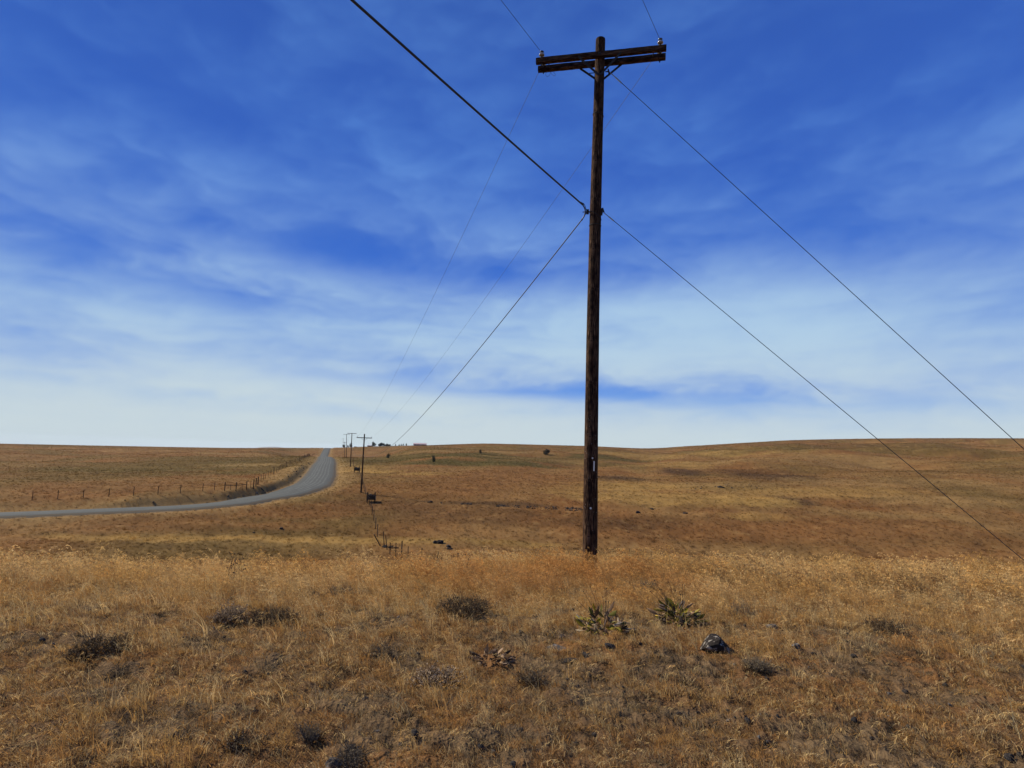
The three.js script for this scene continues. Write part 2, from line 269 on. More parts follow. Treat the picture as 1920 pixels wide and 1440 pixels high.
// ---------------------------------------------------------------- materials
const woodMap = (() => {
  const f = (u, v) => { const s = tile(u, v * 0.12, 110) * 0.7 + tile(u, v * 0.2, 40, 5) * 0.7, k = tile(u, v * 0.6, 16, 2), w = tile(u, v * 0.4, 6, 8); return [s, k, w]; };
  const map = tex(512, 1024, (u, v) => { const [s, k, w] = f(u, v), grey = clamp(0.24 + 0.35 * w + 0.8 * s), c = mix3([0.026, 0.0115, 0.006], [0.165, 0.097, 0.056], clamp(grey)), m = 0.8 + 0.55 * s + 0.25 * k, pit = smooth(0.42, 0.62, tile(u, v, 46, 31)); return c.map(q => Math.max(0.006, q * m * (1 - 0.75 * pit))); });
  const bump = tex(512, 1024, (u, v) => { const [s, k] = f(u, v), cr = smooth(0.30, 0.02, Math.abs(tile(u, v * 0.18, 26, 14))), h = 0.5 + 0.4 * s + 0.15 * k - 0.35 * cr; return [h, h, h]; }, false);
  return { map, bump };
})();
const poleMat = new THREE.MeshPhysicalMaterial({ map: woodMap.map, bumpMap: woodMap.bump, bumpScale: 0.016, roughness: 0.95, specularIntensity: 0.15 });
const armFace = new THREE.MeshPhysicalMaterial({ specularIntensity: 0.15, map: woodMap.map, bumpMap: woodMap.bump, bumpScale: 0.008, roughness: 0.92 });
const steel = std(col(0.030, 0.028, 0.027), 0.75, { specularIntensity: 0.4 }), galv = std(col(0.34, 0.35, 0.36), 0.5, { metalness: 0.7 }), rubber = std(col(0.018, 0.018, 0.020), 0.6), wireMat = std(col(0.03, 0.03, 0.032), 0.7);
const porcelain = new THREE.MeshPhysicalMaterial({ color: col(0.36, 0.345, 0.32), roughness: 0.12, clearcoat: 0.6 }), glazeDark = new THREE.MeshPhysicalMaterial({ color: col(0.03, 0.022, 0.02), roughness: 0.2, clearcoat: 0.5 }), tagMetal = std(col(0.62, 0.62, 0.60), 0.45, { metalness: 0.5 });
const postWood = std(col(0.048, 0.032, 0.022), 0.95, { bumpMap: woodMap.bump, bumpScale: 0.008 }), rustMetal = std(col(0.10, 0.045, 0.028), 0.85);

// ---------------------------------------------------------------- the near pole
function shaft(H, r0, r1, rings, seg, seed, rough = 1, bow = 0) { // a tapered log with checks and knots, crowned top
  const pos = [], uv = [], idx = []; const top = [[1, 0], [0.93, 0.012], [0.75, 0.024], [0.4, 0.032], [0.0, 0.035]];
  for (let j = 0; j < rings + top.length; j++) {
    const t = Math.min(1, j / rings), e = j > rings ? top[j - rings] : [1, 0], y = t * H + e[1] * (r1 / 0.1), R = lerp(r0, r1, t) * e[0];
    for (let i = 0; i <= seg; i++) {
      const a = i / seg * 2 * Math.PI, ca = Math.cos(a), sa = Math.sin(a), n = 0.018 * n3(ca * 1.2 + seed, y * 0.5, sa * 1.2) + rough * (0.014 * n3(ca * 4, y * 1.3 + seed, sa * 4) - 0.05 * smooth(0.10, 0.0, Math.abs(n3(ca * 2.6 + seed, y * 0.33, sa * 2.6))) * smooth(-0.1, 0.4, n3(ca * 3, y * 0.9 + 20, sa * 3)));
      pos.push(ca * R * (1 + n) - bow * Math.sin(Math.PI * t), y, -sa * R * (1 + n)); uv.push(i / seg, y / 1.9);
    }
  }
  const m = seg + 1; for (let j = 0; j < rings + top.length - 1; j++) for (let i = 0; i < seg; i++) { const a = j * m + i; idx.push(a, a + 1, a + m, a + 1, a + m + 1, a + m); }
  const g = new THREE.BufferGeometry(); g.setAttribute('position', new THREE.Float32BufferAttribute(pos, 3)); g.setAttribute('uv', new THREE.Float32BufferAttribute(uv, 2)); g.setIndex(idx); g.computeVertexNormals(); return g;
}
function insulatorProfile(s = 1) { return new THREE.LatheGeometry([[0, 0], [0.030, 0], [0.052, 0.006], [0.058, 0.022], [0.050, 0.040], [0.034, 0.050], [0.030, 0.056]].map(([r, y]) => new THREE.Vector2(r * s, y * s)), 20); }
function insulatorCap(s = 1) { return new THREE.LatheGeometry([[0.030, 0.056], [0.028, 0.066], [0.040, 0.074], [0.042, 0.092], [0.030, 0.102], [0, 0.104]].map(([r, y]) => new THREE.Vector2(r * s, y * s)), 20); }
const P1 = at(1106, 1042, 11.5); P1.y = height(P1.x, P1.z) - 0.05;
const P1top = at(1126, 72, 11.5), poleH = P1top.y - P1.y, lean = (P1top.x - P1.x) / poleH;
const ARM_Y = at(1126, 111, 11.5).y - P1.y, ARM_L = 2.72, ARM_YAW = Math.atan2(0.56, 2.68);
const armDir = V(Math.cos(ARM_YAW), 0, Math.sin(ARM_YAW)), armFront = V(-Math.sin(ARM_YAW), 0, Math.cos(ARM_YAW)); // along the arms to the guyed side; towards the camera
const pole = thing('utility_pole', 'tall dark weathered wooden utility pole with double crossarm standing in golden grass', 'utility pole', [P1.x, P1.y, P1.z]);
pole.rotation.z = -Math.atan(lean);
const R0 = 0.145, R1 = 0.101, rAt = y => lerp(R0, R1, y / poleH);
const BOW = 0.036, bx = y => -BOW * Math.sin(Math.PI * clamp(y / poleH)); // the log is a little crooked
part('shaft', shaft(poleH - 0.03, R0, R1, 150, 56, 2.5, 1, BOW), poleMat, pole);
const insulatorTop = [];
{
  const off = rAt(ARM_Y) + 0.095 / 2 - 0.014;
  for (const s of [1, -1]) { // near arm, far arm
    const c = armFront.clone().multiplyScalar(off * s).setY(ARM_Y + (s > 0 ? 0 : 0.004));
    const g = new THREE.BoxGeometry(ARM_L, 0.120, 0.095, 40, 3, 3), p = g.attributes.position;
    for (let i = 0; i < p.count; i++) { const x = p.getX(i), y = p.getY(i), z = p.getZ(i), edge = Math.abs(y) > 0.055 && Math.abs(z) > 0.043 ? 0.93 : 1; p.setXYZ(i, x, y * edge + 0.004 * n3(x * 1.1, s * 3, z * 9) + 0.0025 * n3(x * 7, y * 20, z * 20), z * edge + 0.003 * n3(x * 1.5 + 9, y * 9, s)); }
    g.computeVertexNormals();
    const uv = g.attributes.uv; for (let i = 0; i < uv.count; i++) uv.setXY(i, (p.getY(i) + p.getZ(i)) * 1.3 + s * 0.3, p.getX(i) / 1.9 + s * 0.21);
    const am = part('crossarm', g, armFace, pole); am.position.copy(c); am.rotation.y = -ARM_YAW;
    for (const e of [-1, 1]) {
      const q = c.clone().addScaledVector(armDir, e * (ARM_L / 2 - 0.12));
      const ins = part('insulator', insulatorProfile(1.06), porcelain, pole); ins.position.copy(q).setY(ARM_Y + 0.115);
      part('cap', insulatorCap(1.06), glazeDark, ins);
      part('pin', merge([rod(V(0, -0.34 + 0.115, 0), V(0, 0.01, 0), 0.011), rod(V(0, -0.195, 0), V(0, -0.175, 0), 0.024, 0.024, 6), rod(V(0, -0.058, 0), V(0, -0.048, 0), 0.026, 0.026, 10)]), steel, ins);
      insulatorTop.push(pole.localToWorld(q.clone().setY(ARM_Y + 0.115 + 0.07)));
      // flat steel brace down to the shaft
      const b0 = c.clone().addScaledVector(armDir, e * 0.44).addScaledVector(armFront, s * 0.053).setY(ARM_Y - 0.035), b1 = armFront.clone().multiplyScalar(s * (rAt(ARM_Y - 0.42) + 0.006)).addScaledVector(armDir, e * 0.02).setY(ARM_Y - 0.43);
      part('brace', bar(b0, b1, 0.044, 0.009, armFront), steel, pole);
      part('bolt', rod(b0.clone().addScaledVector(armFront, -s * 0.02), b0.clone().addScaledVector(armFront, s * 0.022), 0.014, 0.014, 6), steel, pole);
    }
    part('bolt', rod(c.clone().addScaledVector(armFront, s * 0.045), c.clone().addScaledVector(armFront, s * 0.085), 0.016, 0.016, 6), steel, pole);
    part('washer', bar(c.clone().addScaledVector(armFront, s * 0.046), c.clone().addScaledVector(armFront, s * 0.054), 0.06, 0.06), steel, pole);
  }
  for (const e of [-1, 1]) { const q = armDir.clone().multiplyScalar(e * (ARM_L / 2 - 0.26)).setY(ARM_Y); part('spacer_bolt', rod(q.clone().addScaledVector(armFront, -0.21), q.clone().addScaledVector(armFront, 0.21), 0.010, 0.010, 6), steel, pole); }
  part('bolt', rod(armFront.clone().multiplyScalar(0.14).setY(ARM_Y - 0.43), armFront.clone().multiplyScalar(-0.14).setY(ARM_Y - 0.43), 0.014, 0.014, 6), steel, pole);
  // loose tie-wire ends under the road-side end of the arms
  const t0 = armDir.clone().multiplyScalar(-(ARM_L / 2 - 0.27)).addScaledVector(armFront, -0.13).setY(ARM_Y - 0.06);
  const T = (x, y) => t0.clone().addScaledVector(armDir, x).setY(t0.y + y);
  part('tie_wire', merge([tube([T(-0.05, 0.01), T(-0.10, -0.07), T(-0.06, -0.13), T(-0.005, -0.09), T(0, 0)], 0.0032, 24, 5), tube([T(0, 0), T(0.03, -0.07), T(0.09, -0.13), T(0.12, -0.11), T(0.06, -0.02)], 0.0032, 24, 5)]), wireMat, pole);
  // guy eye and strut below the arms
  const ge = armDir.clone().multiplyScalar(rAt(7.6)).setY(ARM_Y - 0.30);
  part('guy_plate', merge([rod(ge, ge.clone().addScaledVector(armDir, 0.07), 0.014), rod(ge.clone().addScaledVector(armDir, 0.06).setY(ge.y + 0.05), ge.clone().addScaledVector(armDir, 0.08).setY(ge.y - 0.05), 0.016)]), steel, pole);
  part('bolt', rod(ge.clone().addScaledVector(armDir, -0.02), ge.clone().addScaledVector(armDir, -0.34), 0.009, 0.009, 6), steel, pole);
}
const CAB_Y = at(1100, 396, 11.5).y - P1.y;
{
  const r = rAt(CAB_Y), L = armDir.clone().multiplyScalar(-r).setY(CAB_Y).add(V(bx(CAB_Y), 0, 0)), Rr = armDir.clone().multiplyScalar(r).setY(CAB_Y).add(V(bx(CAB_Y), 0, 0));
  part('cable_clamp', merge([rod(L, L.clone().addScaledVector(armDir, -0.09), 0.014), bar(L.clone().addScaledVector(armDir, -0.045).setY(CAB_Y + 0.05), L.clone().addScaledVector(armDir, -0.045).setY(CAB_Y - 0.05), 0.05, 0.03, armFront), rod(L.clone().addScaledVector(armDir, -0.15), L.clone().addScaledVector(armDir, -0.06), 0.009)]), steel, pole);
  part('guy_hook', merge([rod(Rr, Rr.clone().addScaledVector(armDir, 0.05), 0.014), bar(Rr.clone().addScaledVector(armDir, 0.02).setY(CAB_Y + 0.06), Rr.clone().addScaledVector(armDir, 0.0).setY(CAB_Y - 0.09), 0.05, 0.02, armFront), rod(Rr.clone().addScaledVector(armDir, 0.03).setY(CAB_Y + 0.07), Rr.clone().addScaledVector(armDir, 0.06).setY(CAB_Y - 0.03), 0.012)]), steel, pole);
  const strap = (y, dy, r) => tube(Array.from({ length: 13 }, (_, i) => { const a = i / 12 * 2 * Math.PI; return V(Math.cos(a) * (r + 0.003) + bx(y), y + dy * Math.cos(a), -Math.sin(a) * (r + 0.003)); }), 0.008, 48, 5);
  part('band', strap(CAB_Y - 0.10, -0.085, rAt(CAB_Y - 0.1)), steel, pole);
  part('band', strap(CAB_Y - 0.31, 0.0, rAt(CAB_Y - 0.31)), steel, pole);
  part('band', strap(ARM_Y - 1.28, -0.03, rAt(ARM_Y - 1.28)), steel, pole);
  // inspection tags on the camera side
  const face = (px, py) => { const w = at(px, py, 11.36); return pole.worldToLocal(w.clone()); };
  pole.updateMatrixWorld(true);
  const put = (px, py) => { const q = face(px, py), r = rAt(q.y) + 0.003, x = clamp(q.x - bx(q.y), -0.9 * r, 0.9 * r), a = Math.asin(x / r); return [V(Math.sin(a) * r + bx(q.y), q.y, Math.cos(a) * r), V(Math.sin(a), 0, Math.cos(a))]; };
  for (const [px, py, rr] of [[1111, 859, 0.016], [1107.5, 953, 0.019]]) { const [q, n] = put(px, py); part('tag', rod(q.clone().addScaledVector(n, -0.004), q.clone().addScaledVector(n, 0.003), rr, rr, 14), tagMetal, pole); }
  const [s0, sn] = put(1114, 864.5), [s1] = put(1113.5, 883); part('number_strip', bar(s0.addScaledVector(sn, 0.002), s1.addScaledVector(sn, 0.002), 0.028, 0.004, sn), tagMetal, pole);
  const rr = mulberry(5); const nails = []; for (let i = 0; i < 26; i++) { const y = 0.7 + rr() * 2.6, a = (rr() - 0.5) * 2.2, q = V(Math.sin(a) * rAt(y) + bx(y), y, Math.cos(a) * rAt(y)), n = V(Math.sin(a), 0, Math.cos(a)); nails.push(rod(q.clone().addScaledVector(n, -0.01), q.clone().addScaledVector(n, 0.008), 0.004, 0.004, 5)); }
  const nl = part('nail', merge(nails), galv, pole); nl.userData.kind = 'stuff';
}
pole.updateMatrixWorld(true);
console.log('pole');
// ---------------------------------------------------------------- the line of poles along the road
const farPoles = [
  { px: 677, py: 922, d: 98, ty: 814, arm: 0.62, L: 2.5, label: 'dark utility pole with one crossarm and small braces beyond the gully', braces: true, tx: 683.5 },
  { px: 657, py: 875, d: 167, ty: 812, arm: 0.12, L: 2.45, label: 'utility pole with crossarm at its very top and a leaning guy beside it', tx: 660 },
  { px: 649.6, py: 853.5, d: 270, ty: 814, arm: 0.10, L: 2.9, label: 'slim utility pole with crossarm, next up the hill after the guyed pole', tx: 650 },
  { px: 646.7, py: 853.5, d: 345, ty: 828, arm: 0.5, L: 2.2, label: 'short utility pole in front of the dark tree at the hilltop', tx: 646.4 },
  { px: 643.6, py: 841, d: 640, ty: 822, arm: 0.3, L: 2.2, label: 'most distant thin utility pole standing beyond the hilltop tree', tx: 643.6 },
];
const lineDir = V(-26.4, 0, -86.5).normalize(), lineSide = V(-lineDir.z, 0, lineDir.x); // along the line; to its right
const tops = [], cabs = [];
farPoles.forEach((f, i) => {
  const b = at(f.px, f.py, f.d); b.y = height(b.x, b.z) - 0.1; const t = at(f.tx, f.ty, f.d), H = Math.max(6, t.y - b.y);
  const o = thing('utility_pole', f.label, 'utility pole', [b.x, b.y, b.z], 0, 'utility poles along the road');
  o.rotation.z = -Math.atan((t.x - b.x) / H);
  part('shaft', shaft(H, 0.15, 0.10, 10, 14, i, 0.3), poleMat, o);
  const y = H - f.arm, turn = Math.atan2(-lineSide.z, lineSide.x);
  const arm = part('crossarm', new THREE.BoxGeometry(f.L, 0.125, 0.10), poleMat, o); arm.position.copy(lineDir).multiplyScalar(-0.14).setY(y); arm.rotation.y = turn;
  const ends = [];
  for (const e of [-1, 1]) {
    const q = lineSide.clone().multiplyScalar(e * (f.L / 2 - 0.1)).addScaledVector(lineDir, -0.14).setY(y + 0.07);
    const ins = part('insulator', insulatorProfile(1), porcelain, o); ins.position.copy(q).setY(y + 0.1); part('cap', insulatorCap(1), glazeDark, ins); part('pin', rod(V(0, -0.11, 0), V(0, 0.01, 0), 0.012), steel, ins);
    ends.push(q.clone().setY(y + 0.17));
    if (f.braces) part('brace', tube([lineSide.clone().multiplyScalar(e * 0.45).addScaledVector(lineDir, -0.16).setY(y - 0.06), lineSide.clone().multiplyScalar(e * 0.36).addScaledVector(lineDir, -0.16).setY(y - 0.24), lineSide.clone().multiplyScalar(e * 0.08).addScaledVector(lineDir, -0.14).setY(y - 0.40)], 0.016, 10, 5), steel, o);
  }
  o.updateMatrixWorld(true);
  tops.push(ends.map(q => o.localToWorld(q))); cabs.push(o.localToWorld(lineSide.clone().multiplyScalar(-0.13).setY(H - 3.45)));
});
// wires: each span a thing
function span(a, b, sag, r, seg = 60) { const pts = []; for (let i = 0; i <= seg; i++) { const t = i / seg; pts.push(a.clone().lerp(b, t).setY(lerp(a.y, b.y, t) - sag * 4 * t * (1 - t))); } return new THREE.TubeGeometry(new THREE.CatmullRomCurve3(pts), seg * 2, r, 6, false); }
// insulatorTop: near arm road side, near arm guyed side, far arm road side, far arm guyed side
const back = V(-0.482, 0, 0.876); // towards the pole behind the camera
for (const [k, who] of [[0, 'road-side'], [1, 'guyed']]) {
  const f = insulatorTop[k], r = insulatorTop[k + 2];
  single('power_wire', span(f, f.clone().addScaledVector(back, 62).setY(f.y - 0.2), 0.75, 0.0042), wireMat, k ? 'thin power wire rising overhead from the insulator at the guyed crossarm end' : 'thin power wire rising overhead from the insulator above the loose tie wires', 'wire', 'power line wires');
  single('power_wire', mergeGeometries([span(r, tops[0][k], 1.25, 0.0040), span(f, r, 0.0, 0.0042, 4)]), wireMat, k ? 'thin power wire from the guyed crossarm end to the pole beyond the gully' : 'thin power wire from the tie-wire crossarm end to the pole beyond the gully', 'wire', 'power line wires');
  for (let i = 0; i < farPoles.length - 1; i++) single('power_wire', span(tops[i][k], tops[i + 1][k], 0.9, 0.005, 24), wireMat, `faint ${k ? 'field-side' : 'road-side'} power wire strung ${['from the braced pole to the guyed pole', 'uphill from the guyed pole', 'from the slim pole to the short hilltop pole', 'past the hilltop trees'][i]}`, 'wire', 'power line wires');
}
const cabL = pole.localToWorld(armDir.clone().multiplyScalar(-(rAt(CAB_Y) + 0.06)).setY(CAB_Y).add(V(bx(CAB_Y), 0, 0)));
{
  const inEnd = at(1092.5, 384, 11.42), outEnd = at(1091, 412, 11.58);
  const c1 = single('telephone_cable', mergeGeometries([span(inEnd, inEnd.clone().addScaledVector(back, 62).setY(inEnd.y + 0.1), 0.95, 0.0165, 80), tube([inEnd.clone().addScaledVector(back, 0.12), inEnd, inEnd.clone().lerp(outEnd, 0.35).add(V(0.055, 0.01, 0)), inEnd.clone().lerp(outEnd, 0.7).add(V(0.05, 0, 0)), outEnd], 0.0125, 24, 6), tube([inEnd.clone().addScaledVector(back, 0.1).add(V(0, 0.02, 0)), inEnd.clone().add(V(0.03, 0.012, 0)), cabL], 0.007, 16, 5), new THREE.SphereGeometry(0.024, 10, 8).translate(inEnd.x - 0.0, inEnd.y + 0.012, inEnd.z)]), rubber, 'thick black cable coming down from overhead to the middle of the near pole', 'cable', 'telephone cables');
  single('telephone_cable', mergeGeometries([span(outEnd, cabs[0], 2.0, 0.0115, 80), tube([outEnd, outEnd.clone().lerp(cabL, 0.5).add(V(-0.01, -0.02, 0)), cabL], 0.008, 16, 5), new THREE.SphereGeometry(0.02, 10, 8).translate(outEnd.x, outEnd.y, outEnd.z)]), rubber, 'black cable sagging from the middle of the near pole across the gully', 'cable', 'telephone cables');
  for (let i = 0; i < farPoles.length - 1; i++) single('telephone_cable', span(cabs[i], cabs[i + 1], 1.2, 0.012, 24), rubber, `black cable strung low ${['between the braced pole and the guyed pole', 'uphill from the guyed pole', 'from the slim pole to the short hilltop pole', 'past the hilltop trees'][i]}`, 'cable', 'telephone cables');
}
// guys of the near pole, anchored on the slope
for (const [a, hit, label] of [[armDir.clone().multiplyScalar(rAt(7.6) + 0.075).setY(ARM_Y - 0.30), at(1500, 460, 10.72), 'steel guy wire slanting from just below the crossarms of the near pole'], [armDir.clone().multiplyScalar(rAt(CAB_Y) + 0.04).setY(CAB_Y - 0.02).add(V(bx(CAB_Y), 0, 0)), at(1500, 703, 10.73), 'steel guy wire slanting from halfway down the near pole']]) {
  const s = pole.localToWorld(a), dir = hit.clone().sub(s).normalize(); let q = s.clone(); while (q.y > height(q.x, q.z) - 0.1) q.addScaledVector(dir, 0.05);
  const o = thing('guy_wire', label, 'guy wire', [q.x, q.y, q.z], 0, 'guy wires of the near pole'), e = s.clone().sub(q);
  part('strand', rod(V(0, 0, 0), e, 0.0062, 0.0062, 8), wireMat, o);
  part('clamp', merge([bar(e.clone().multiplyScalar(0.985), e.clone().multiplyScalar(0.972), 0.03, 0.02), rod(e.clone().multiplyScalar(0.972), e.clone().multiplyScalar(0.999), 0.009)]), galv, o);
  part('anchor_rod', rod(V(0, 0, 0), e.clone().setLength(0.7), 0.011), galv, o);
}
{ // guy of the second far pole with its guard
  const f = farPoles[1], b = at(f.px, f.py, f.d), t = at(662, 858, f.d - 3), g = onGround(663.5, 876.5, 100);
  const o = thing('guy_wire', 'slanting brown guy guard beside the pole with the topmost crossarm', 'guy wire', [g.x, g.y - 0.1, g.z]);
  const dir = at(660, 830, f.d).sub(o.position); part('strand', rod(V(0, 0, 0), dir, 0.01, 0.01, 6), wireMat, o); part('guard', rod(V(0, 0, 0), dir.clone().setLength(3.1), 0.075, 0.075, 8), std(col(0.13, 0.065, 0.035), 0.9), o);
}
// ---------------------------------------------------------------- fences
function post(x, y, z, h, r, lx, lz, seed) { const g = new THREE.CylinderGeometry(r * 0.92, r, h + 0.3, 9, 5), p = g.attributes.position; for (let i = 0; i < p.count; i++) { const q = p.getX(i), w = p.getY(i), e = p.getZ(i); const k = 1 + 0.12 * n3(q * 9 + seed, w * 3, e * 9); p.setXYZ(i, q * k + lx * (w + 0.2) , w + (w > h * 0.45 ? 0.03 * n3(q * 20, seed, e * 20) : 0), e * k + lz * (w + 0.2)); } g.computeVertexNormals(); g.translate(x, y + h / 2 - 0.15, z); return g; }
function fence(name, label, posts, wires, o = {}) {
  const b = posts[0], root = thing(name, label, 'fence', [b.x, b.y, b.z]), rel = q => V(q.x - b.x, q.y - b.y, q.z - b.z);
  posts.forEach((q, i) => { const r = rel(q); part(q.thin ? 'stay' : 'post', post(r.x, r.y, r.z, q.h, q.r, q.lx || 0, q.lz || 0, i), q.thin ? rustMetal : postWood, root); });
  for (const w of wires) part('wire', mergeGeometries(posts.slice(1).map((q, i) => { const a = rel(posts[i]), c = rel(q); return rod(V(a.x, a.y + w * posts[i].h, a.z), V(c.x, c.y + w * q.h, c.z), 0.0032, 0.0032, 4); })), steel, root);
  return [root, rel];
}
{ // far side of the road
  const rr = mulberry(71), posts = [], add = (px, py, h, r, thin) => { const q = onGround(px, py, 60); posts.push({ x: q.x, y: q.y, z: q.z, h, r, thin, lx: (rr() - 0.5) * 0.06 }); };
  for (const px of [60, 108, 156, 204, 250, 296, 338, 380, 402]) add(px, 941 - px * 0.0475 - (px > 330 ? (px - 330) * 0.04 : 0), 1.2 + rr() * 0.15, 0.05, rr() < 0.4);
  add(421, 920, 1.35, 0.075); add(432, 918.5, 0.85, 0.035, true); add(442.3, 920, 1.35, 0.075); add(454, 917.5, 1.0, 0.03, true); add(462, 917, 1.32, 0.07); add(469.5, 914, 0.9, 0.028, true); add(475.3, 915.5, 1.45, 0.085); add(479.7, 911.5, 1.3, 0.08); add(483.5, 908.5, 1.3, 0.08);
  const line = [[483.5, 908.5], [490, 903], [500, 897], [510, 890.5], [520, 885], [528, 880], [545, 870], [559, 866], [568, 860], [580, 855.5], [590, 852.5], [598, 851.5]].map(([x, y]) => onGround(x, y, 70));
  const cv = new THREE.CatmullRomCurve3(line, false, 'centripetal'), n = Math.round(cv.getLength() / 4.2);
  for (let i = 1; i <= n; i++) { const q = cv.getPointAt(i / n), big = i % 9 === 6; posts.push({ x: q.x, y: height(q.x, q.z), z: q.z, h: big ? 1.5 : 1.1 + 0.25 * rr(), r: big ? 0.08 : 0.038, lx: (rr() - 0.5) * 0.1 }); }
  const [root, rel] = fence('wire_fence', 'weathered post and wire fence along the far side of the gravel road', posts, [0.45, 0.7, 0.92]);
  const a = rel(posts[9]), m = rel(posts[11]), c = rel(posts[13]); part('rail', rod(V(a.x, a.y + 0.85, a.z), V(m.x, m.y + 0.82, m.z), 0.045), postWood, root); part('rail', rod(V(m.x, m.y + 0.82, m.z), V(c.x, c.y + 0.8, c.z), 0.045), postWood, root);
}
{ // down the hill from the poles, across the gully
  const posts = [], rr = mulberry(73), px = (x, y, d, h, o = {}) => { let q; if (d) { q = at(x, y, d); q.y = height(q.x, q.z); } else q = onGround(x, y, 56); posts.push({ x: q.x, y: q.y, z: q.z, h, r: 0.05, ...o }); };
  px(858, 1060, 57, 1.1); px(820, 1060, 58, 1.0, { lx: 0.05 }); px(790, 1060, 59, 1.15); px(764, 1058, 60, 1.2, { r: 0.04 }); px(752, 1058, 61, 1.75, { r: 0.06 }); px(741, 1055, 62, 1.45, { r: 0.045 }); px(730.5, 1049, 63, 1.25, { lx: -0.02 }); px(724, 1045, 65, 1.5, { lx: -0.16, r: 0.045 }); px(719, 1034, 67, 1.55, { lx: -0.1, r: 0.05 }); px(710.5, 1024, 0, 1.25, { lx: -0.62, r: 0.07 });
  px(707.3, 1007, 0, 1.5, { r: 0.045 }); px(704, 992, 0, 1.4); px(700.6, 976, 0, 1.35); px(697.8, 965, 0, 1.2); px(695.6, 953, 0, 1.15); px(692.6, 947, 0, 1.1); px(689.5, 944.5, 0, 1.1);
  for (const [x, y] of [[685.2, 926], [683.4, 921], [681.6, 915], [679.8, 909], [677.5, 902], [675, 896], [672.5, 891], [670.4, 887]]) px(x, y, 0, 1.15, { r: 0.04 });
  fence('wire_fence', 'sagging line of thin dark fence posts running down into the gully', posts, [0.5, 0.72, 0.93]);
}
// rock jacks: timber cribs heaped with stones that brace the fence
function rockGeo(s, seed, sq = [1, 0.7, 1], det = 2, cut = 5) {
  const g = mergeVertices(new THREE.IcosahedronGeometry(1, det).deleteAttribute('uv').deleteAttribute('normal')), p = g.attributes.position, rr = mulberry(seed * 977 + 3), planes = Array.from({ length: cut }, () => [V(rr() - 0.5, rr() - 0.5, rr() - 0.5).normalize(), 0.42 + 0.35 * rr()]);
  for (let i = 0; i < p.count; i++) { const v = V(p.getX(i), p.getY(i), p.getZ(i)); v.multiplyScalar(1 + 0.22 * n3(v.x * 1.3 + seed * 3, v.y * 1.3, v.z * 1.3) + 0.07 * n3(v.x * 4, v.y * 4 + seed, v.z * 4)); for (const [n, d] of planes) { const k = v.dot(n) - d; if (k > 0) v.addScaledVector(n, -k * 0.92); } p.setXYZ(i, v.x * s * sq[0], v.y * s * sq[1], v.z * s * sq[2]); }
  const q = g.toNonIndexed(); q.computeVertexNormals(); return q;
}
const rockMap = (seed, dark, light, amt) => tex(256, 256, (u, v) => { const a = tile(u, v, 9, seed) + 0.5 * tile(u, v, 27, seed + 4), l = smooth(0.25 - amt, 0.40 - amt, a + 0.2 * tile(u, v, 70, 2)), k = 1 + 0.5 * tile(u, v, 60, seed + 9); return mix3(dark, light, l).map(q => Math.max(0.004, q * k)); });
const basalt = std(0xffffff, 0.95, { map: rockMap(1, [0.024, 0.021, 0.019], [0.085, 0.075, 0.064], -0.1) }), lichen = std(0xffffff, 0.95, { map: rockMap(6, [0.024, 0.020, 0.017], [0.205, 0.180, 0.145], 0.10) }), greyStone = std(0xffffff, 0.95, { map: rockMap(12, [0.07, 0.062, 0.053], [0.18, 0.165, 0.145], 0.0) });
function boxUV(g, k = 2) { const p = g.attributes.position, n = g.attributes.normal, uv = new Float32Array(p.count * 2); for (let i = 0; i < p.count; i++) { const a = Math.abs(n.getX(i)), b = Math.abs(n.getY(i)), c = Math.abs(n.getZ(i)), x = p.getX(i), y = p.getY(i), z = p.getZ(i); uv.set(b > a && b > c ? [x * k, z * k] : a > c ? [z * k, y * k] : [x * k, y * k], i * 2); } g.setAttribute('uv', new THREE.BufferAttribute(uv, 2)); return g; }
for (const [px, py, w, h, turn, label] of [[695.5, 941.5, 1.15, 1.52, 0.12, 'dark timber crib heaped with stones, bracing the fence below the braced pole'], [669.2, 885.5, 1.15, 1.48, 0.1, 'small dark timber crib heaped with stones, up the slope by the guyed pole']]) {
  const q = onGround(px, py, 60), o = thing('rock_jack', label, 'fence brace', [q.x, q.y, q.z], turn), D = 0.95;
  for (const [a, b] of [[-1, -1], [1, -1], [-1, 1], [1, 1]]) part('post', post(a * w / 2, 0, b * D / 2, b > 0 ? h : h * 0.97, 0.055, 0, 0, a * 3 + b), postWood, o);
  for (const y of [0.50, 0.64, 0.78, 0.92, 1.03]) { for (const b of [-1, 1]) part('rail', rod(V(-w / 2 - 0.06, y, b * (D / 2 + 0.06)), V(w / 2 + 0.06, y, b * (D / 2 + 0.06)), 0.055), postWood, o); for (const a of [-1, 1]) part('rail', rod(V(a * (w / 2 + 0.06), y - 0.09, -D / 2 - 0.05), V(a * (w / 2 + 0.06), y - 0.09, D / 2 + 0.05), 0.05), postWood, o); }
  part('floor', new THREE.BoxGeometry(w, 0.06, D).translate(0, 0.42, 0), postWood, o);
  const rr = mulberry(px | 0); for (let i = 0; i < 16; i++) part('stone', boxUV(rockGeo(0.17 + 0.07 * rr(), i + 3, [1, 0.85, 1], 1)).translate((rr() - 0.5) * (w - 0.4), 0.58 + 0.55 * Math.floor(i / 4) / 3.4 + 0.05 * rr(), (rr() - 0.5) * (D - 0.35)), i % 5 ? basalt : greyStone, o);
}
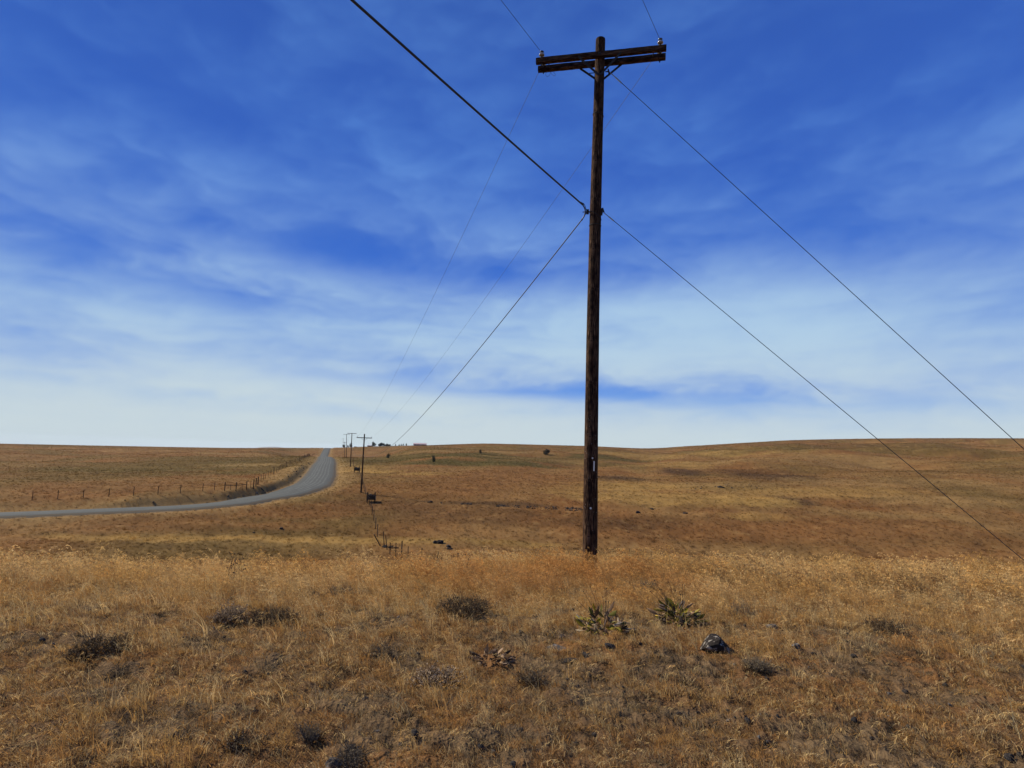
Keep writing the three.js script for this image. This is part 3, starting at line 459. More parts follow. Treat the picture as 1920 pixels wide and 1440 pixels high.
// ---------------------------------------------------------------- trees, shrubs and buildings on the skyline
const leafMat = c => new THREE.MeshPhysicalMaterial({ color: c, roughness: 0.9, transmission: 0.25, thickness: 0, specularIntensity: 0.3, side: THREE.DoubleSide });
const darkLeaf = leafMat(col(0.030, 0.040, 0.022)), blueLeaf = leafMat(col(0.040, 0.055, 0.048)), dryLeaf = leafMat(col(0.075, 0.058, 0.030)), greenLeaf = leafMat(col(0.048, 0.055, 0.020)), bark = std(col(0.05, 0.035, 0.025), 1);
function crownGeo(w, h, n, leaf, seed, shape = 'round') {
  const rr = mulberry(seed), pos = [], lob = Array.from({ length: 14 }, () => { const a = rr() * 6.28, k = Math.sqrt(rr()) * 0.6, y = 0.04 + 0.8 * rr(), s = shape === 'cone' ? (1 - y) * 0.85 : 1; return [Math.cos(a) * k * s, y, Math.sin(a) * k * s, (0.30 + 0.22 * rr()) * (shape === 'cone' ? 0.35 + 0.75 * (1 - y) : 1)]; });
  for (let i = 0; i < n; i++) {
    const [lx, ly, lz, lr] = lob[i % lob.length], u = V(rr() * 2 - 1, rr() * 2 - 1, rr() * 2 - 1); if (u.length() > 1) { i--; continue; } u.setLength(lr * Math.pow(u.length(), 0.4));
    const c = V((lx + u.x) * w / 2 / 0.95, Math.max(0.03, (ly + u.y * 0.8)) * h, (lz + u.z) * w / 2 / 0.95), a = V(rr() - 0.5, rr() - 0.5, rr() - 0.5).setLength(leaf * (0.6 + 0.8 * rr())), b = V(rr() - 0.5, rr() - 0.5, rr() - 0.5).cross(a).setLength(leaf * 0.5 * (0.6 + 0.8 * rr()));
    for (const [s, t] of [[1, 0], [0, 1], [-1, 0], [1, 0], [-1, 0], [0, -1]]) pos.push(c.x + a.x * s + b.x * t, c.y + a.y * s + b.y * t, c.z + a.z * s + b.z * t);
  }
  const g = new THREE.BufferGeometry(); g.setAttribute('position', new THREE.Float32BufferAttribute(pos, 3)); g.computeVertexNormals(); return g;
}
function tree(name, label, category, px, py, d, w, h, mat, seed, group, shape, trunkH = 0.25) {
  let q; if (d) { q = at(px, py, d); q.y = height(q.x, q.z); } else q = onGround(px, py, 60);
  const o = thing(name, label, category, [q.x, q.y, q.z], 0, group), c = part(category === 'tree' ? 'crown' : 'foliage', crownGeo(w, h * (1 - trunkH), 1300, Math.max(0.09, w * 0.055), seed, shape), mat, o); c.position.y = h * trunkH;
  const br = [rod(V(0, -0.2, 0), V(0.03 * w, h * 0.55, 0), 0.035 * w + 0.03, 0.02 * w, 7)]; for (let i = 0; i < 5; i++) { const a = i * 1.3 + seed; br.push(rod(V(0.015 * w, h * (trunkH + 0.05), 0), V(Math.cos(a) * w * 0.3, h * (trunkH + 0.45), Math.sin(a) * w * 0.3), 0.018 * w, 0.006 * w, 5)); }
  part(category === 'tree' ? 'trunk' : 'stem', merge(br), bark, o); return o;
}
tree('shrub', 'bushy green shrub on the hillside where the sagging cable crosses it', 'shrub', 728.3, 859, 0, 1.9, 2.0, greenLeaf, 3, 'lone shrubs on the hillside', 'round', 0.05);
tree('shrub', 'upright dark shrub on the hillside below the olive field', 'shrub', 813, 866.2, 0, 1.35, 2.1, darkLeaf, 4, 'lone shrubs on the hillside', 'round', 0.04);
tree('shrub', 'low brown rounded shrub in the olive field', 'shrub', 1025, 852.5, 0, 3.6, 2.4, dryLeaf, 5, 'lone shrubs on the hillside', 'round', 0.04);
tree('shrub', 'tiny dark bush among the pale strips of the olive field', 'shrub', 900.5, 850, 0, 1.2, 1.6, dryLeaf, 6, 'lone shrubs on the hillside', 'round', 0.04);
for (const [px, w, h, d, m, s, sh, label] of [
  [645, 3.6, 3.3, 640, darkLeaf, 11, 'round', 'dark bushy tree behind the short hilltop pole'], [652.5, 2.3, 2.4, 640, darkLeaf, 12, 'round', 'small dark tree between the slim pole and the guyed pole'], [658.2, 4.2, 4.4, 640, darkLeaf, 13, 'round', 'dark tree on the skyline behind the guyed pole'],
  [701, 5.0, 5.2, 640, darkLeaf, 14, 'round', 'largest dark round tree on the skyline'], [711.5, 4.6, 2.7, 660, blueLeaf, 15, 'round', 'blue-grey tree at the edge of the hilltop grove'], [715.5, 5.2, 3.6, 660, blueLeaf, 16, 'round', 'tallest blue-grey tree of the hilltop grove'], [720, 4.2, 3.4, 660, blueLeaf, 17, 'cone', 'pointed blue-grey tree in the hilltop grove'], [724.5, 4.4, 2.6, 660, blueLeaf, 18, 'round', 'low blue-grey tree ending the hilltop grove'], [730, 3.6, 1.8, 660, darkLeaf, 19, 'round', 'low dark bush beside the hilltop grove'],
  [741.5, 1.8, 2.4, 650, darkLeaf, 20, 'cone', 'single small tree where the cable meets the skyline'], [748.5, 2.4, 1.9, 650, darkLeaf, 21, 'cone', 'small tree starting the row beside the pale barn'], [752.5, 2.2, 2.3, 650, darkLeaf, 22, 'cone', 'small pointed tree in the row beside the pale barn'], [756, 2.2, 2.5, 650, darkLeaf, 23, 'cone', 'taller pointed tree in the row beside the pale barn'], [761.5, 2.6, 2.6, 650, darkLeaf, 24, 'cone', 'last tree of the row, nearest the pale barn']])
  tree('skyline_tree', label, 'tree', px, 838, d - 22, w, h, m, s, 'trees on the skyline', sh, 0.1);
{ // barn on the skyline: long low pink-grey roof
  const q = at(787.3, 838, 622); q.y = height(q.x, q.z); const o = thing('barn', 'long low barn with a dull pink roof on the skyline', 'building', [q.x, q.y - 0.15, q.z], 0.16), W = 14.2, D = 7;
  part('wall', new THREE.BoxGeometry(W - 0.5, 1.5, D - 0.5).translate(0, 0.75, 0), std(col(0.30, 0.24, 0.20), 0.9), o);
  const s = new THREE.Shape([[-D / 2, 0], [0, 1.25], [D / 2, 0], [D / 2, -0.12], [0, 1.1], [-D / 2, -0.12]].map(a => new THREE.Vector2(...a))), g = new THREE.ExtrudeGeometry(s, { depth: W, bevelEnabled: false }); g.rotateY(Math.PI / 2); g.translate(-W / 2, 1.5, 0);
  part('roof', g, std(col(0.42, 0.30, 0.28), 0.6), o);
  part('door', new THREE.BoxGeometry(2.4, 1.35, 0.1).translate(3, 0.68, D / 2 - 0.22), std(col(0.12, 0.09, 0.08), 0.9), o);
  for (const x of [-5, -2]) part('window', new THREE.BoxGeometry(0.9, 0.6, 0.08).translate(x, 0.95, D / 2 - 0.22), std(col(0.05, 0.06, 0.07), 0.2), o);
}
{ // house in the trees and its mast
  const q = at(696.5, 838, 624); q.y = height(q.x, q.z); const o = thing('farmhouse', 'low pale farmhouse beside the largest skyline tree', 'building', [q.x - 1.5, q.y - 0.1, q.z], 0.1), W = 5.2, D = 5;
  part('wall', new THREE.BoxGeometry(W, 1.2, D).translate(0, 0.6, 0), std(col(0.10, 0.085, 0.07), 0.9), o);
  const s = new THREE.Shape([[-D / 2 - 0.3, 0], [0, 0.95], [D / 2 + 0.3, 0], [D / 2 + 0.3, -0.1], [0, 0.82], [-D / 2 - 0.3, -0.1]].map(a => new THREE.Vector2(...a))), g = new THREE.ExtrudeGeometry(s, { depth: W + 0.5, bevelEnabled: false }); g.rotateY(Math.PI / 2); g.translate(-W / 2 - 0.25, 1.2, 0);
  part('roof', g, std(col(0.50, 0.50, 0.49), 0.6), o);
  for (const x of [-1.4, 1.2]) part('window', new THREE.BoxGeometry(0.8, 0.6, 0.08).translate(x, 0.65, D / 2 + 0.02), std(col(0.05, 0.06, 0.07), 0.2), o);
  const mq = at(691.3, 838, 645); mq.y = height(mq.x, mq.z); const m = thing('mast', 'thin mast beside the pale farmhouse on the skyline', 'mast', [mq.x, mq.y, mq.z]);
  part('tube', rod(V(0, -0.2, 0), V(0, 5, 0), 0.09, 0.06, 8), galv, m); part('antenna', merge([rod(V(-0.5, 4.6, 0), V(0.5, 4.6, 0), 0.03), rod(V(-0.35, 4.9, 0), V(0.35, 4.9, 0), 0.03)]), galv, m);
  const vq = at(666.6, 838.5, 632); vq.y = height(vq.x, vq.z); const v = thing('water_tank', 'small flat dark stock tank on the skyline between the poles', 'tank', [vq.x, vq.y - 0.1, vq.z]);
  part('shell', new THREE.CylinderGeometry(1.5, 1.5, 0.75, 20).translate(0, 0.4, 0), std(col(0.05, 0.05, 0.05), 0.6), v); part('rim', new THREE.TorusGeometry(1.5, 0.06, 6, 24).rotateX(Math.PI / 2).translate(0, 0.78, 0), galv, v);
}
console.log('skyline');
// ---------------------------------------------------------------- dry grass
const grassMat = new THREE.MeshPhysicalMaterial({ color: 0xffffff, vertexColors: true, roughness: 1, transmission: 0.38, thickness: 0, specularIntensity: 0.06, side: THREE.DoubleSide });
// a clump: n blades leaning with the wind (towards the road), some carrying nodding seed heads
function clump(o, seed) {
  const rr = mulberry(seed), pos = [], nor = [], cl = [], idx = []; const q = V(), prev = V();
  const strip = (pts, w, side, tint, taper) => {
    const b0 = pos.length / 3;
    pts.forEach((p, i) => {
      const t = i / (pts.length - 1), ww = w * (taper ? Math.max(0.12, 1 - t * 0.85) : (i === 0 ? 0.35 : i === pts.length - 1 ? 0.15 : 1)), tan = (i ? pts[i].clone().sub(pts[i - 1]) : pts[1].clone().sub(pts[0])).normalize(), n = new THREE.Vector3().crossVectors(side, tan).normalize();
      for (const s of [-1, 1]) { pos.push(p.x + side.x * ww * s / 2, p.y + side.y * ww * s / 2, p.z + side.z * ww * s / 2); nor.push(n.x, n.y, n.z); cl.push(...tint); }
      if (i) { const k = b0 + i * 2; idx.push(k - 2, k - 1, k, k - 1, k + 1, k); }
    });
  };
  for (let b = 0; b < o.n; b++) {
    const a = rr() * 6.28, k = Math.sqrt(rr()) * o.spread, base = V(Math.cos(a) * k, -0.015, Math.sin(a) * k), h = lerp(o.h[0], o.h[1], rr()), ra = rr() * 6.28, rl = o.splay * h * (0.3 + rr()), lx = Math.cos(ra) * rl - o.wind * h * (0.5 + rr()), lz = Math.sin(ra) * rl + o.wind * h * 0.15 * (rr() - 0.3), fall = o.droop * h * rr();
    const sa = rr() * 6.28, side = V(Math.cos(sa), 0, Math.sin(sa)), br = 0.72 + 0.56 * rr(), hue = (rr() - 0.5) * 0.16, tint = [br * (1 + hue * 0.4), br, br * (1 - hue)], pts = [];
    for (let i = 0; i <= o.seg; i++) { const t = i / o.seg; pts.push(V(base.x + lx * t * t, base.y + h * t - fall * t * t * t, base.z + lz * t * t)); }
    strip(pts, o.w * (0.7 + 0.6 * rr()), side, tint, true);
    if (o.head && rr() < o.head) { // seed head: short spikelets along the drooping tip
      const tip = pts[pts.length - 1], dir = tip.clone().sub(pts[pts.length - 2]).normalize(), L = o.headL * (0.7 + 0.6 * rr()), ht = tint.map((c, i) => c * [1.22, 1.18, 1.10][i]);
      for (let s = 0; s < o.spikes; s++) {
        const t = s / o.spikes, c = tip.clone().addScaledVector(dir, L * (t - 0.35)); c.y -= L * 0.55 * t * t; c.x -= L * 0.25 * t * t;
        const d = V(rr() - 0.5 - 0.5, -0.3 - 0.7 * rr() + 0.5 * (1 - t), rr() - 0.5).setLength(L * (0.22 + 0.2 * rr())), e = c.clone().add(d), sd = V(rr() - 0.5, rr() - 0.5, rr() - 0.5).normalize(); strip([c, c.clone().lerp(e, 0.5), e], o.headW, sd, ht, false);
      }
    }
  }
  const g = new THREE.BufferGeometry(); g.setAttribute('position', new THREE.Float32BufferAttribute(pos, 3)); g.setAttribute('normal', new THREE.Float32BufferAttribute(nor, 3)); g.setAttribute('color', new THREE.Float32BufferAttribute(cl, 3)); g.setIndex(idx); return g;
}
const kinds = {
  turf: Array.from({ length: 6 }, (_, i) => clump({ n: 18, h: [0.015, 0.065], w: 0.0046, seg: 3, spread: 0.045, splay: 1.1, wind: 0.35, droop: 0.55 }, 100 + i)),
  mid: Array.from({ length: 6 }, (_, i) => clump({ n: 15, h: [0.07, 0.19], w: 0.0036, seg: 4, spread: 0.055, splay: 0.5, wind: 0.35, droop: 0.4, head: 0.25, headL: 0.05, headW: 0.003, spikes: 6 }, 200 + i)),
  tall: Array.from({ length: 7 }, (_, i) => clump({ n: 15, h: [0.2, 0.5], w: 0.0040, seg: 4, spread: 0.09, splay: 0.24, wind: 0.3, droop: 0.14, head: 0.6, headL: 0.10, headW: 0.0075, spikes: 6 }, 300 + i)),
  arch: Array.from({ length: 6 }, (_, i) => clump({ n: 3, h: [0.16, 0.30], w: 0.0024, seg: 8, spread: 0.03, splay: 0.3, wind: 0.7, droop: 0.45, head: 1, headL: 0.065, headW: 0.0028, spikes: 12 }, 400 + i)),
  wisp: Array.from({ length: 5 }, (_, i) => clump({ n: 9, h: [0.14, 0.34], w: 0.0034, seg: 7, spread: 0.06, splay: 0.75, wind: 0.7, droop: 0.5 }, 450 + i)),
  tuft: Array.from({ length: 6 }, (_, i) => clump({ n: 26, h: [0.08, 0.30], w: 0.016, seg: 2, spread: 0.20, splay: 0.6, wind: 0.3, droop: 0.12 }, 500 + i)),
  weed: Array.from({ length: 4 }, (_, i) => clump({ n: 30, h: [0.06, 0.24], w: 0.020, seg: 2, spread: 0.2, splay: 0.9, wind: 0.1, droop: 0.0 }, 600 + i)),
  moss: Array.from({ length: 4 }, (_, i) => clump({ n: 44, h: [0.01, 0.035], w: 0.0034, seg: 2, spread: 0.05, splay: 1.3, wind: 0.1, droop: 0.2 }, 700 + i)),
};
const HALF = 0.98; // a little wider than the frame, for a step to the side
function scatter(name, label, kind, list) { // list of [x, z, scale, colour]
  const root = new THREE.Group(); root.name = name; tag(root, label, 'grass', null, 'stuff'); scene.add(root);
  const geos = kinds[kind], M = new THREE.Matrix4(), Q = new THREE.Quaternion(), up = V(0, 1, 0), rr = mulberry(name.length * 131 + list.length), cc = new THREE.Color();
  geos.forEach((g, v) => {
    const mine = list.filter((_, i) => i % geos.length === v), im = new THREE.InstancedMesh(g, grassMat, mine.length);
    mine.forEach(([x, z, s, c, y], i) => { Q.setFromAxisAngle(up, (rr() - 0.5) * 2.2); M.compose(V(x, height(x, z) + (y || 0), z), Q, V(s, s * (0.8 + 0.4 * rr()), s)); im.setMatrixAt(i, M); im.setColorAt(i, cc.setRGB(...c)); });
    im.name = 'grass_clump'; im.userData.kind = 'stuff'; lit(im); root.add(im);
  });
}
const vary = (c, rr, a = 0.25) => { const k = 1 + (rr() - 0.5) * 2 * a, h = (rr() - 0.5) * 0.12; return [c[0] * k * (1 + h), c[1] * k, c[2] * k * (1 - h)]; };
const inWedge = (rr, d0, d1, pow = 2) => { const d = Math.pow(lerp(Math.pow(d0, pow), Math.pow(d1, pow), rr()), 1 / pow); return [(rr() * 2 - 1) * (HALF * d + 0.8), -d]; };
const GR = { straw: [0.56, 0.395, 0.175], gold: [0.47, 0.28, 0.088], rust: [0.35, 0.180, 0.058], brown: [0.15, 0.083, 0.038], grey: [0.255, 0.182, 0.098], dark: [0.034, 0.026, 0.018], orange: [0.40, 0.195, 0.055] };
const bareness = (x, z) => smooth(0.10, 0.45, n2b(x / 1.3 + 4, z / 0.9) + 0.40 * n2(x / 0.4, z / 0.3) + 0.30 * smooth(-1.0, 1.0, x) * smooth(3.2, 4.2, -z) - 0.35 * smooth(6.2, 8.0, -z));
const keepOut = [[1132, 1186, 0.24], [1275, 1172, 0.30], [925, 1238, 0.20], [1342, 1217, 0.17], [868, 1152, 0.26], [506, 1172, 0.2], [817, 1283, 0.17], [1052, 1219, 0.1], [1142, 1214, 0.08], [655, 1434, 0.08], [578, 1388, 0.05]].map(([px, py, r]) => { const q = onGround(px, py); return [q.x, q.z, r * r]; }); // stones and plants keep the grass out
const free = (x, z) => !keepOut.some(([a, b, r2]) => (x - a) ** 2 + (z - b) ** 2 < r2);
{
  const rr = mulberry(901), turf = [], moss = [], mid = [], tall = [], arch = [], tuft = [], weed = [];
  for (let i = 0; i < 135000; i++) {
    const [x, z] = inWedge(rr, 1.5, 9.5, 1.7); if (!free(x, z) || rr() > smooth(-0.75, 0.25, n2(x * 6.5, z * 8) + 0.5 * n2b(x * 17, z * 19)) + 0.08) continue; const b = bareness(x, z), p = n2(x / 1.1, z / 0.8), p2 = n2b(x / 0.35, z / 0.3);
    if (rr() < b * 0.80) { if (rr() < 0.42) moss.push([x, z, 0.7 + 0.7 * rr(), vary(rr() < 0.36 ? GR.dark : GR.grey, rr, 0.35)]); continue; }
    const base = mix3(GR.rust, GR.gold, clamp(0.42 + 0.45 * p + 0.3 * p2)); turf.push([x, z, 0.55 + 0.7 * rr(), vary(rr() < 0.10 ? GR.grey : rr() < 0.26 ? GR.straw : rr() < 0.26 ? GR.brown : base, rr, 0.32)]);
  }
  for (let i = 0; i < 30000; i++) {
    const [x, z] = inWedge(rr, 2.4, 12, 2); if (!free(x, z)) continue; const d = -z, k = smooth(4.6, 7.0, d + 1.3 * n2(x / 1.7, z / 1.3) - 0.5 * smooth(1, -2, x)) * smooth(14, 9, d), k2 = smooth(0.1, 0.6, n2(x / 1.9 + 3, z / 1.4) - 0.35 * smooth(-0.5, 1.5, x));
    if (rr() > Math.max(k, 0.55 * k2) * (1 - 0.8 * bareness(x, z))) continue;
    mid.push([x, z, 0.6 + 0.6 * rr(), vary(rr() < 0.35 ? GR.straw : mix3(GR.rust, GR.gold, clamp(0.55 + 0.6 * n2(x / 1.2, z / 1.2))), rr)]);
  }
  for (let i = 0; i < 100000; i++) {
    const [x, z] = inWedge(rr, 5.6, 44, 1.35); if (!free(x, z)) continue; const d = -z, k = smooth(6.4, 9.6, d + 1.6 * n2(x / 2.3, z / 1.6));
    if (rr() > k) continue;
    const band = n2(x / 3.3, z / 2.2), tuss = n2b(x / 0.8, z / 0.9) + 0.5 * n2(x / 2.1 + 3, z / 2.4); if (rr() > 0.45 + 0.75 * smooth(-0.7, 0.5, tuss)) continue; const stand = smooth(1.1, 0.6, Math.hypot((x - 0.6) / 2.6, (d - 9.6) / 2.3) + 0.5 * n2b(x / 1.1, z / 0.9)); // a stand of foxy-coloured grass
    let c = mix3(GR.straw, GR.gold, clamp(0.50 + 0.7 * band)); if (rr() < 0.10) c = GR.brown; c = mix3(c, GR.orange, clamp(0.75 * stand + (rr() < 0.15 ? 0.6 : 0)));
    tall.push([x, z, (0.42 + 0.45 * rr() + 0.42 * smooth(-0.4, 0.9, tuss)) * (0.62 + 0.38 * smooth(7, 11, d)) * lerp(1, 0.72, smooth(12, 17, d)), vary(c, rr, 0.3)]);
  }
  const wisp = [];
  for (let i = 0; i < 2600; i++) { const [x, z] = inWedge(rr, 3.5, 11, 1.6); if (!free(x, z) || rr() > 0.12 + smooth(-0.1, 0.55, n2(x / 1.6 + 2, z / 1.0)) * smooth(4.4, 6, -z)) continue; wisp.push([x, z, 0.6 + 0.6 * rr(), vary(GR.straw, rr, 0.2)]); }
  for (let i = 0; i < 2100; i++) { const [x, z] = inWedge(rr, 2.0, 10, 1.6); if (rr() > 0.25 + 0.75 * smooth(-0.1, 0.5, n2(x / 1.3 + 7, z / 0.9) - 0.25 * smooth(0, 1.5, x))) continue; arch.push([x, z, 0.55 + 0.6 * rr(), vary(GR.straw, rr, 0.15)]); }
  for (let i = 0; i < 230000; i++) {
    const [x, z] = inWedge(rr, 40, 640, 0.85); if (nearRoad(x, z)[0] < ROADW + 0.7) continue;
    const c = cover(x, z), s = (0.5 + 0.9 * rr() * rr()) * (1.0 + 0.75 * smooth(100, 560, -z)); if (rr() < 0.34 * smooth(-0.3, 0.5, n2(x / 5, z / 4)) * smooth(400, 120, -z)) weed.push([x, z, s, vary(mix3(c, C.umber, 0.5), rr, 0.3)]); else tuft.push([x, z, s, vary(c.map((q, k) => q * [1.22, 1.2, 1.12][k] * (1 + 0.38 * n2(x / 1.7, z / 2.2))), rr, 0.28)]);
  }
  scatter('short_turf', 'short matted dry brown turf covering the foreground', 'turf', turf);
  scatter('dead_moss', 'dark grey dead mats and moss between the turf in the foreground', 'moss', moss);
  scatter('dry_grass', 'ankle-high rusty dry grass behind the turf', 'mid', mid);
  scatter('tall_grass', 'pale golden knee-high grass around the foot of the near pole', 'tall', tall);
  scatter('seed_stalk', 'arching straw-coloured seed stalks nodding over the turf', 'arch', arch);
  scatter('straw_wisp', 'long pale straw blades bent over above the turf', 'wisp', wisp);
  scatter('hillside_grass', 'tufts of dry bunchgrass across the gully and hillside', 'tuft', tuft);
  scatter('hillside_weed', 'dark brown dry weeds dotted over the hillside', 'weed', weed);
}
console.log('grass');
// ---------------------------------------------------------------- foreground plants and stones
function twigs(o, seed) { // dead, finely branched mound: [wood, leaves]
  const rr = mulberry(seed), wood = [], leaf = [];
  for (let i = 0; i < o.n; i++) {
    const a = rr() * 6.28, k = Math.sqrt(rr()), b = V(Math.cos(a) * k * o.w * 0.32, -0.02, Math.sin(a) * k * o.d * 0.32), e = V(Math.cos(a) * k * o.w * 0.5 + (rr() - 0.5) * 0.08, o.h * (1 - 0.65 * k * k) * (0.6 + 0.5 * rr()), Math.sin(a) * k * o.d * 0.5 + (rr() - 0.5) * 0.08), m = b.clone().lerp(e, 0.55).add(V((rr() - 0.5) * 0.06, 0.03 * rr(), (rr() - 0.5) * 0.06));
    wood.push(rod(b, m, 0.0032, 0.0024, 3), rod(m, e, 0.0024, 0.0010, 3));
    for (let j = 0; j < 4; j++) { const t = 0.35 + 0.65 * rr(), q = (t < 0.55 ? b.clone().lerp(m, t / 0.55) : m.clone().lerp(e, (t - 0.55) / 0.45)), r = q.clone().add(V(rr() - 0.5, rr() * 0.7, rr() - 0.5).setLength(0.04 + 0.05 * rr())); wood.push(rod(q, r, 0.0016, 0.0007, 3)); for (let l = 0; l < o.leaves; l++) { const c = q.clone().lerp(r, rr()), u = V(rr() - 0.5, rr() - 0.3, rr() - 0.5).setLength(o.leaf * (0.6 + 0.8 * rr())), v = V(rr() - 0.5, rr() - 0.5, rr() - 0.5).cross(u).setLength(o.leaf * 0.3); leaf.push(c.x - v.x, c.y - v.y, c.z - v.z, c.x + u.x, c.y + u.y, c.z + u.z, c.x + v.x, c.y + v.y, c.z + v.z); } }
  }
  const g = new THREE.BufferGeometry(); g.setAttribute('position', new THREE.Float32BufferAttribute(leaf, 3)); g.computeVertexNormals(); return [merge(wood), g];
}
const twigDark = std(col(0.085, 0.056, 0.032), 1), twigGrey = std(col(0.15, 0.115, 0.074), 1), leafDark = leafMat(col(0.145, 0.100, 0.050)), leafGrey = leafMat(col(0.19, 0.15, 0.095)), leafWhite = leafMat(col(0.46, 0.34, 0.21)), leafPale = leafMat(col(0.32, 0.225, 0.13));
for (const [px, py, w, h, n, wm, lm, leaf, nl, label] of [
  [868, 1152, 0.78, 0.30, 190, twigDark, leafDark, 0.016, 3, 'dark low shrub with whitish dry heads, among rusty grass'], [506, 1172, 0.62, 0.24, 150, twigDark, leafDark, 0.016, 3, 'dark dead shrub mound on the turf where the slope steepens'], [1222, 1112, 0.62, 0.24, 170, twigGrey, leafGrey, 0.013, 3, 'grey twiggy mound behind the two leafy plants'],
  [432, 1166, 0.42, 0.24, 90, twigGrey, leafPale, 0.02, 3, 'pale-tipped dry shrub beside the dark shrub mound'], [817, 1283, 0.40, 0.13, 100, twigDark, leafWhite, 0.017, 2, 'low withered plant with small whitish curled leaves on bare ground'], [655, 1434, 0.20, 0.06, 70, twigGrey, leafGrey, 0.010, 3, 'grey cushion plant in the turf with grey twigs'],
  [578, 1388, 0.11, 0.045, 34, twigGrey, leafGrey, 0.008, 3, 'small round grey cushion plant on the turf'], [448, 1402, 0.15, 0.05, 40, twigDark, leafGrey, 0.010, 3, 'small dark cushion plant in orange turf'], [1005, 1282, 0.26, 0.07, 45, twigDark, leafGrey, 0.011, 3, 'flat dark cushion plant on stony bare ground'], [1420, 1255, 0.20, 0.08, 60, twigGrey, leafGrey, 0.010, 3, 'small grey cushion plant below the lichened rock'],
  [715, 1230, 0.26, 0.07, 45, twigDark, leafGrey, 0.012, 3, 'low blackish cushion plant in the tan turf'], [1395, 1158, 0.45, 0.34, 60, twigGrey, leafPale, 0.010, 1, 'bare grey twiggy bush behind the lichened rock'], [640, 1118, 0.5, 0.24, 70, twigGrey, leafPale, 0.012, 2, 'thin twiggy pale bush in rusty grass'], [1660, 1190, 0.6, 0.25, 120, twigDark, leafDark, 0.015, 3, 'dark shrub mound well to the side of the leafy plants'], [180, 1230, 0.5, 0.2, 110, twigDark, leafDark, 0.015, 3, 'dark shrub mound in turf nearest the road']]) {
  const q = onGround(px, py), o = thing('dry_shrub', label, 'shrub', [q.x, q.y, q.z], px, 'dry shrubs in the foreground'), [wg, lg] = twigs({ n, w, d: w * 0.75, h: h * 0.58, leaf, leaves: nl }, px * 3 + 1);
  part('branches', wg, wm, o); part('leaves', lg, lm, o);
}
// broad-leaved plants, half withered: each leaf its own blade
const bladeMats = { olive: leafMat(col(0.105, 0.095, 0.015)), moss: leafMat(col(0.23, 0.175, 0.018)), yellow: leafMat(col(0.50, 0.33, 0.03)), brown: leafMat(col(0.085, 0.048, 0.025)), tan: leafMat(col(0.26, 0.165, 0.085)), cream: leafMat(col(0.40, 0.315, 0.20)), black: leafMat(col(0.025, 0.018, 0.014)) };
function bladeGeo(L, W, curl, fold, seed) {
  const pos = [], uv = [], idx = [], N = 9, rr = mulberry(seed); let y = 0, x = 0, a = 0.12; const tw = (rr() - 0.5) * 1.6;
  for (let i = 0; i <= N; i++) { const t = i / N, w = W * (t < 0.22 ? 0.10 + 0.25 * t : Math.pow(Math.sin(Math.PI * Math.min(1, (t - 0.16) / 0.86 + 0.02)), 0.75)) * 0.5; if (i) { a += curl / N * (0.5 + t); x += Math.sin(a) * L / N; y += Math.cos(a) * L / N; } const ca = Math.cos(tw * t), sa = Math.sin(tw * t); for (const s of [-1, 0, 1]) { const ox = (s ? fold * w : 0) * Math.cos(a), oz = s * w * Math.cos(fold * 0.8) * (1 + 0.15 * n2(t * 6 + seed, s)); pos.push(x + ox * ca - oz * sa * 0.6, y - (s ? fold * w : 0) * Math.sin(a) + 0.006 * n2(t * 9, s + seed), oz * ca + ox * sa); } if (i) for (const k of [0, 1]) { const b = i * 3 + k; idx.push(b - 3, b - 2, b, b - 2, b + 1, b); } }
  const g = new THREE.BufferGeometry(); g.setAttribute('position', new THREE.Float32BufferAttribute(pos, 3)); g.setIndex(idx); g.computeVertexNormals(); return g;
}
const blades = Array.from({ length: 8 }, (_, i) => bladeGeo(0.17 + 0.05 * (i % 3), 0.068 + 0.02 * (i % 2), [0.1, 0.5, 0.9, 1.5][i % 4], [0.35, 0.7, 1.0][i % 3], i + 1));
function leafyPlant(px, py, label, n, size, mix, seed, stalks, lift = 1) {
  const q = onGround(px, py), o = thing('broadleaf_plant', label, 'plant', [q.x, q.y - 0.01, q.z], 0, 'half-withered leafy plants'), rr = mulberry(seed);
  for (let i = 0; i < n; i++) { const m = part('leaf', blades[i % blades.length], bladeMats[mix[Math.floor(rr() * mix.length)]], o), a = rr() * 6.28, k = Math.sqrt(rr()); m.rotation.order = 'YXZ'; m.rotation.set((rr() - 0.5) * 2.0, a + (rr() - 0.5) * 2.4, -(0.75 * k + (rr() - 0.4) * 1.3)); const up = (0.01 + rr() * 0.15) * (1.15 - k * 0.8); m.position.set(Math.cos(a) * 0.17 * k * size - 0.25 * up, up * size * lift * 1.25, -Math.sin(a) * 0.13 * k * size); const s = size * (0.27 + 0.34 * rr()); m.scale.set(s, s, s); }
  for (let i = 0; i < stalks; i++) { const a = rr() * 6.28, l = 0.05 + 0.16 * rr(), h = 0.24 + 0.16 * rr(), e = V(Math.cos(a) * l - 0.12, h * size, Math.sin(a) * l); const s = part('stalk', tube([V(0, 0, 0), e.clone().multiplyScalar(0.5).add(V(0.01, 0.02, 0)), e], 0.0017, 8, 4), bladeMats.brown, o); part('dry_head', new THREE.SphereGeometry(0.006, 7, 5).translate(e.x, e.y, e.z), bladeMats.black, s); }
}
leafyPlant(1132, 1186, 'withered leafy plant with pale curled leaf tips at the edge of stony ground', 110, 1.1, ['olive', 'moss', 'moss', 'brown', 'brown', 'black', 'brown', 'tan', 'tan', 'black', 'olive', 'brown', 'moss', 'cream'], 41, 9);
leafyPlant(1275, 1172, 'fuller leafy plant with one bright yellow leaf, above the lichened rock', 170, 1.2, ['olive', 'moss', 'moss', 'brown', 'brown', 'black', 'tan', 'olive', 'black', 'brown', 'moss'], 42, 14);
